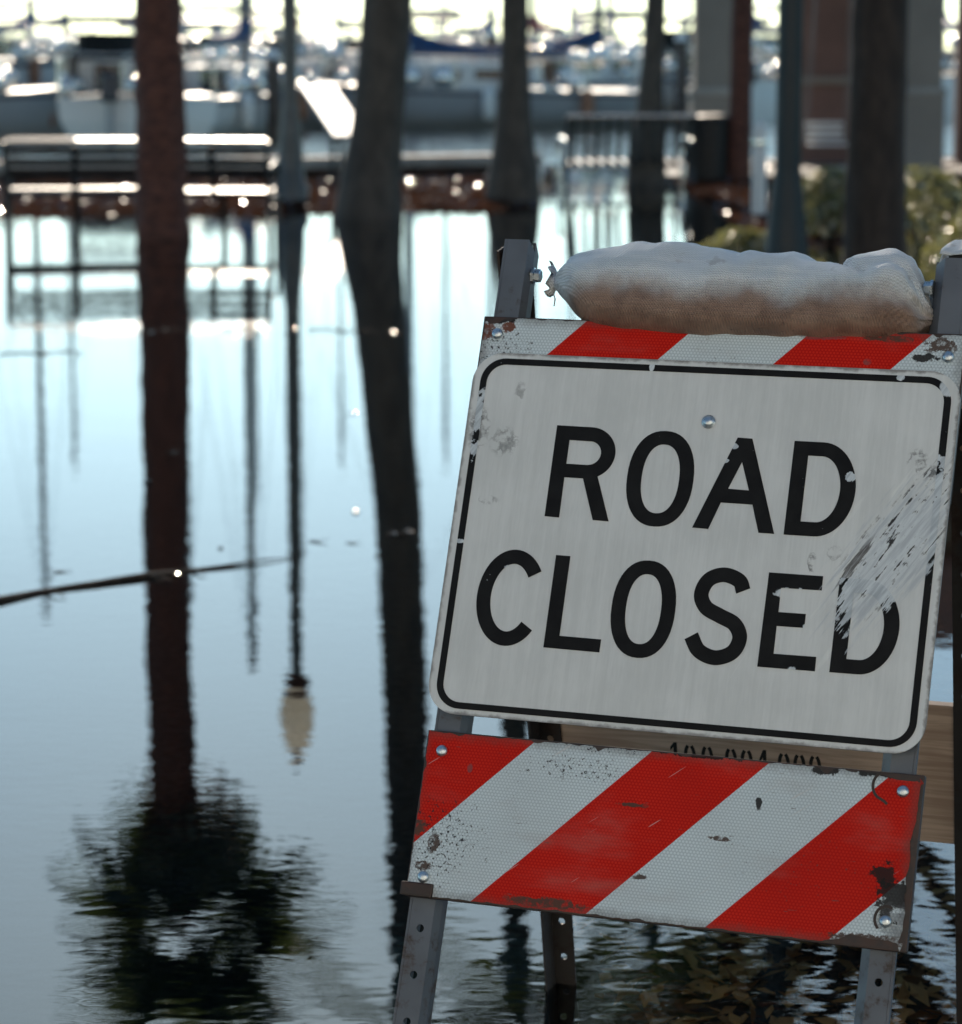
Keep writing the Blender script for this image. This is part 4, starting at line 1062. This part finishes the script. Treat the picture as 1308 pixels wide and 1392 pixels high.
boat(655, 76.0, 8.0, 2.5, D90-R_(18), 'navy sailboat in the row beyond with tall mast by the flaring palm', 'hull_navy', 12.5, 'canvas_blue', seed=12, bimini='hull_stripe', free=1.1, boomz=1.75)
boat(735, 68.0, 8.0, 2.5, D90+R_(12), 'white sailboat in the row beyond the strap bench, red canvas on its boom', 'hull_white', 11.5, 'canvas_red', seed=13, free=1.1, boomz=1.7)
boat(828, 74.0, 8.6, 2.6, D90-R_(4), 'grey sailboat in the row beyond, mast beside the slim grey palm', 'hull_grey', 13.0, 'canvas_blue', seed=14, bimini='canvas_blue', free=1.1, boomz=1.75)
boat(1032, 66.0, 8.0, 2.5, D90+R_(10), 'white sailboat glimpsed between thin palm trunk and green lamp post', 'hull_white', 12.0, 'canvas_blue', seed=15, bimini='hull_stripe', free=1.1, boomz=1.7)
boat(1284, 60.0, 7.5, 2.4, D90, 'white sailboat glimpsed past the far pavilion column', 'hull_white', 11.0, 'canvas_blue', seed=16, free=.8, boomz=1.7)
for k, (px, d) in enumerate(((75, 98), (185, 104), (345, 96), (470, 108), (600, 100), (700, 112), (790, 97), (930, 106))):
    o = boat(px, d, 9.0, 2.9, D90+R_((13*k) % 40-20), 'sailboat moored in the farthest row of the marina', ('hull_white', 'hull_grey', 'hull_navy')[k % 3], 13.5+.4*(k % 4), 'canvas_blue', seed=20+k, free=1.25, boomz=2.1, bimini=('hull_stripe', 'canvas_blue')[k % 2])
    o['group'] = 'sailboats in the farthest row'
# wooden dock behind the front row
dk = at(470, 110, 60.0)
dock = thing('dock', 'orange brown timber dock on piles behind the front row of boats', 'dock', (dk.x, dk.y, 0))
for i in range(15):
    MB().box((-3.3+.5*i, 0, .92), (.485, 1.5, .05), bev=.004).build('plank', M['wood_dock'], dock)
MB().box((.2, -.74, .80), (7.5, .06, .20), bev=.006).build('fascia', M['wood_dock'], dock)
for i in range(5):
    for y in (-.6, .6): MB().lathe([(.10,-2.5),(.10,.88)], 12, c=(-3.2+1.7*i, y, 0)).build('pile', M['pile_wood'], dock)
for k, (px, d, hgt) in enumerate(((98, 43.5, 1.35), (208, 46.5, 1.5), (372, 44.0, 1.2), (520, 53.0, 1.5), (668, 54.0, 1.6), (745, 50.0, 1.3), (925, 52.0, 1.5))):
    p = at(px, 200, d); p.z = 0
    names = ('beside the grey hulled boat', 'behind the reddish palm', 'in front of the lamp post boats', 'behind the leaning grey palm', 'behind the flaring palm', 'near the strap bench', 'near the litter bin')
    t = thing('mooring_pile', 'timber mooring pile with pale cap ' + names[k], 'pile', p, group='mooring piles')
    MB().tube([(0,0,-2.6), (.02,0,hgt*.5), (0,.02,hgt)], [.12,.115,.11], 12).build('pile', M['pile_wood'], t)
    MB().lathe([(.125,hgt-.02),(.13,hgt+.01),(.07,hgt+.10),(.01,hgt+.14)], 14).build('cap', M['post_white'], t)

# ------------------------------------------------------------------ things afloat and leaf litter
br_pts = [gp(x, y, .004) for x, y in ((-150, 842), (-40, 824), (60, 803), (130, 793), (200, 783), (255, 775), (310, 769), (360, 762), (402, 757))]
o0 = gp(120, 795, 0)
fb = thing('floating_branch', 'long thin bare branch floating across the reflection of the reddish palm', 'branch', o0)
rr = [.010,.0095,.0085,.0075,.0070,.0060,.0045,.0025,.0012]
MB().tube(catmull3([p-o0+Vector((0,0,.003*math.sin(i*2.1))) for i, p in enumerate(br_pts)], 6), catmull1(rr, 6), 8).build('stem', M['bark_oak'], fb)
for a, b in (((200,783),(236,790)), ((262,774),(280,782)), ((60,803),(90,812))):
    p, q = gp(*a, .004)-o0, gp(*b, .004)-o0
    MB().tube([p, p.lerp(q, .5)+Vector((0,0,.006)), q], [.003,.002,.001], 6).build('twig', M['bark_oak'], fb)
rnd = random.Random(77)
def leaf_mesh(seed):
    r = random.Random(seed); ln = .055; mb = MB(); rows = []
    for i in range(7):
        t = i/6; wv_ = .016*math.sin(math.pi*(.06+.90*t))**.8; z = .002+.003*(t-.5)**2*4*r.uniform(.6,1.2)
        rows.append([Vector((ln*(t-.5), -wv_, z+.001)), Vector((ln*(t-.5), 0, z)), Vector((ln*(t-.5), wv_, z+.001))])
    mb.sheet(rows); mb.tube([(-ln/2,0,.006), (-ln/2-.015,.002,.009)], .0010, 5); return mb.mesh('floating_leaf', M['litter'])
LM = [leaf_mesh(i) for i in range(4)]
spots = []
for i in range(16): spots.append((190+370*i/15+rnd.uniform(-18,18), 449+rnd.uniform(-6,6)))
for i in range(6): spots.append((0+22*i+rnd.uniform(-6,6), 480+rnd.uniform(-3,3)))
spots += [(541, 727), (556, 724), (430, 736), (478, 738), (484, 696), (480, 563), (528, 522), (233, 616), (238, 782), (300, 745), (80, 777), (440, 350), (520, 360), (330, 352), (620, 720), (200, 655)]
for i, (x, y) in enumerate(spots):
    o = link('floating_leaf', LM[i % 4]); o.location = gp(x, y, .0005); o.rotation_euler = (rnd.uniform(-.1,.1), rnd.uniform(-.1,.1), rnd.uniform(0,6.28)); s_ = rnd.uniform(.45,.95); o.scale = (s_, s_, s_)
    tag(o, 'small curled brown leaf floating on the still flood water', 'leaf', 'fallen leaves afloat on the flood')
for k, (a, b) in enumerate((((186,452),(262,447)), ((300,449),(352,446)), ((420,447),(520,453)), ((0,481),(112,478)), ((528,728),(566,722)))):
    p0, q0 = gp(*a, .003), gp(*b, .003); o = thing('floating_twig', 'thin dark twig drifting among the floating leaves', 'twig', p0, group='twigs afloat on the flood')
    MB().tube([(0,0,0), (q0-p0)*.25+Vector((0,.05,.002)), (q0-p0)*.5+Vector((0,-.03,.002)), (q0-p0)*.75+Vector((0,.04,.001)), q0-p0], [.0032,.003,.0028,.0022,.0012], 6).build('stem', M['bark_oak'], o)
sub = MB()
for i in range(7000):
    x = rnd.gauss(1.05, .75); y = rnd.gauss(4.3, .9)
    if x < .1 + .25*rnd.random(): continue
    leaf_quad(sub, Vector((x, y, ground_z(x, y)+.006+.012*rnd.random())), rnd.uniform(.014,.032), rnd, 3.0)
tag(sub.build('sunken_leaves', leaf_mat('sunken_leaf', (.80,.33,.11), (.5,.2,.06), .5, .02, .10)), 'orange brown leaves lying under the shallow water behind the barricade', kind='stuff')
lt = MB(); cnt = 0
for i in range(9500):
    x = rnd.uniform(-7, 5.5); y = rnd.uniform(18.5, 31.0); z = ground_z(x, y)
    if z < .0 and not (z > -.02 and rnd.random() < .25): continue
    leaf_quad(lt, Vector((x, y, max(z, .002)+.012)), rnd.uniform(.025,.055), rnd, 3.0)
tag(lt.build('leaf_litter', M['litter']), 'brown fallen leaves covering the mulch beds', kind='stuff')
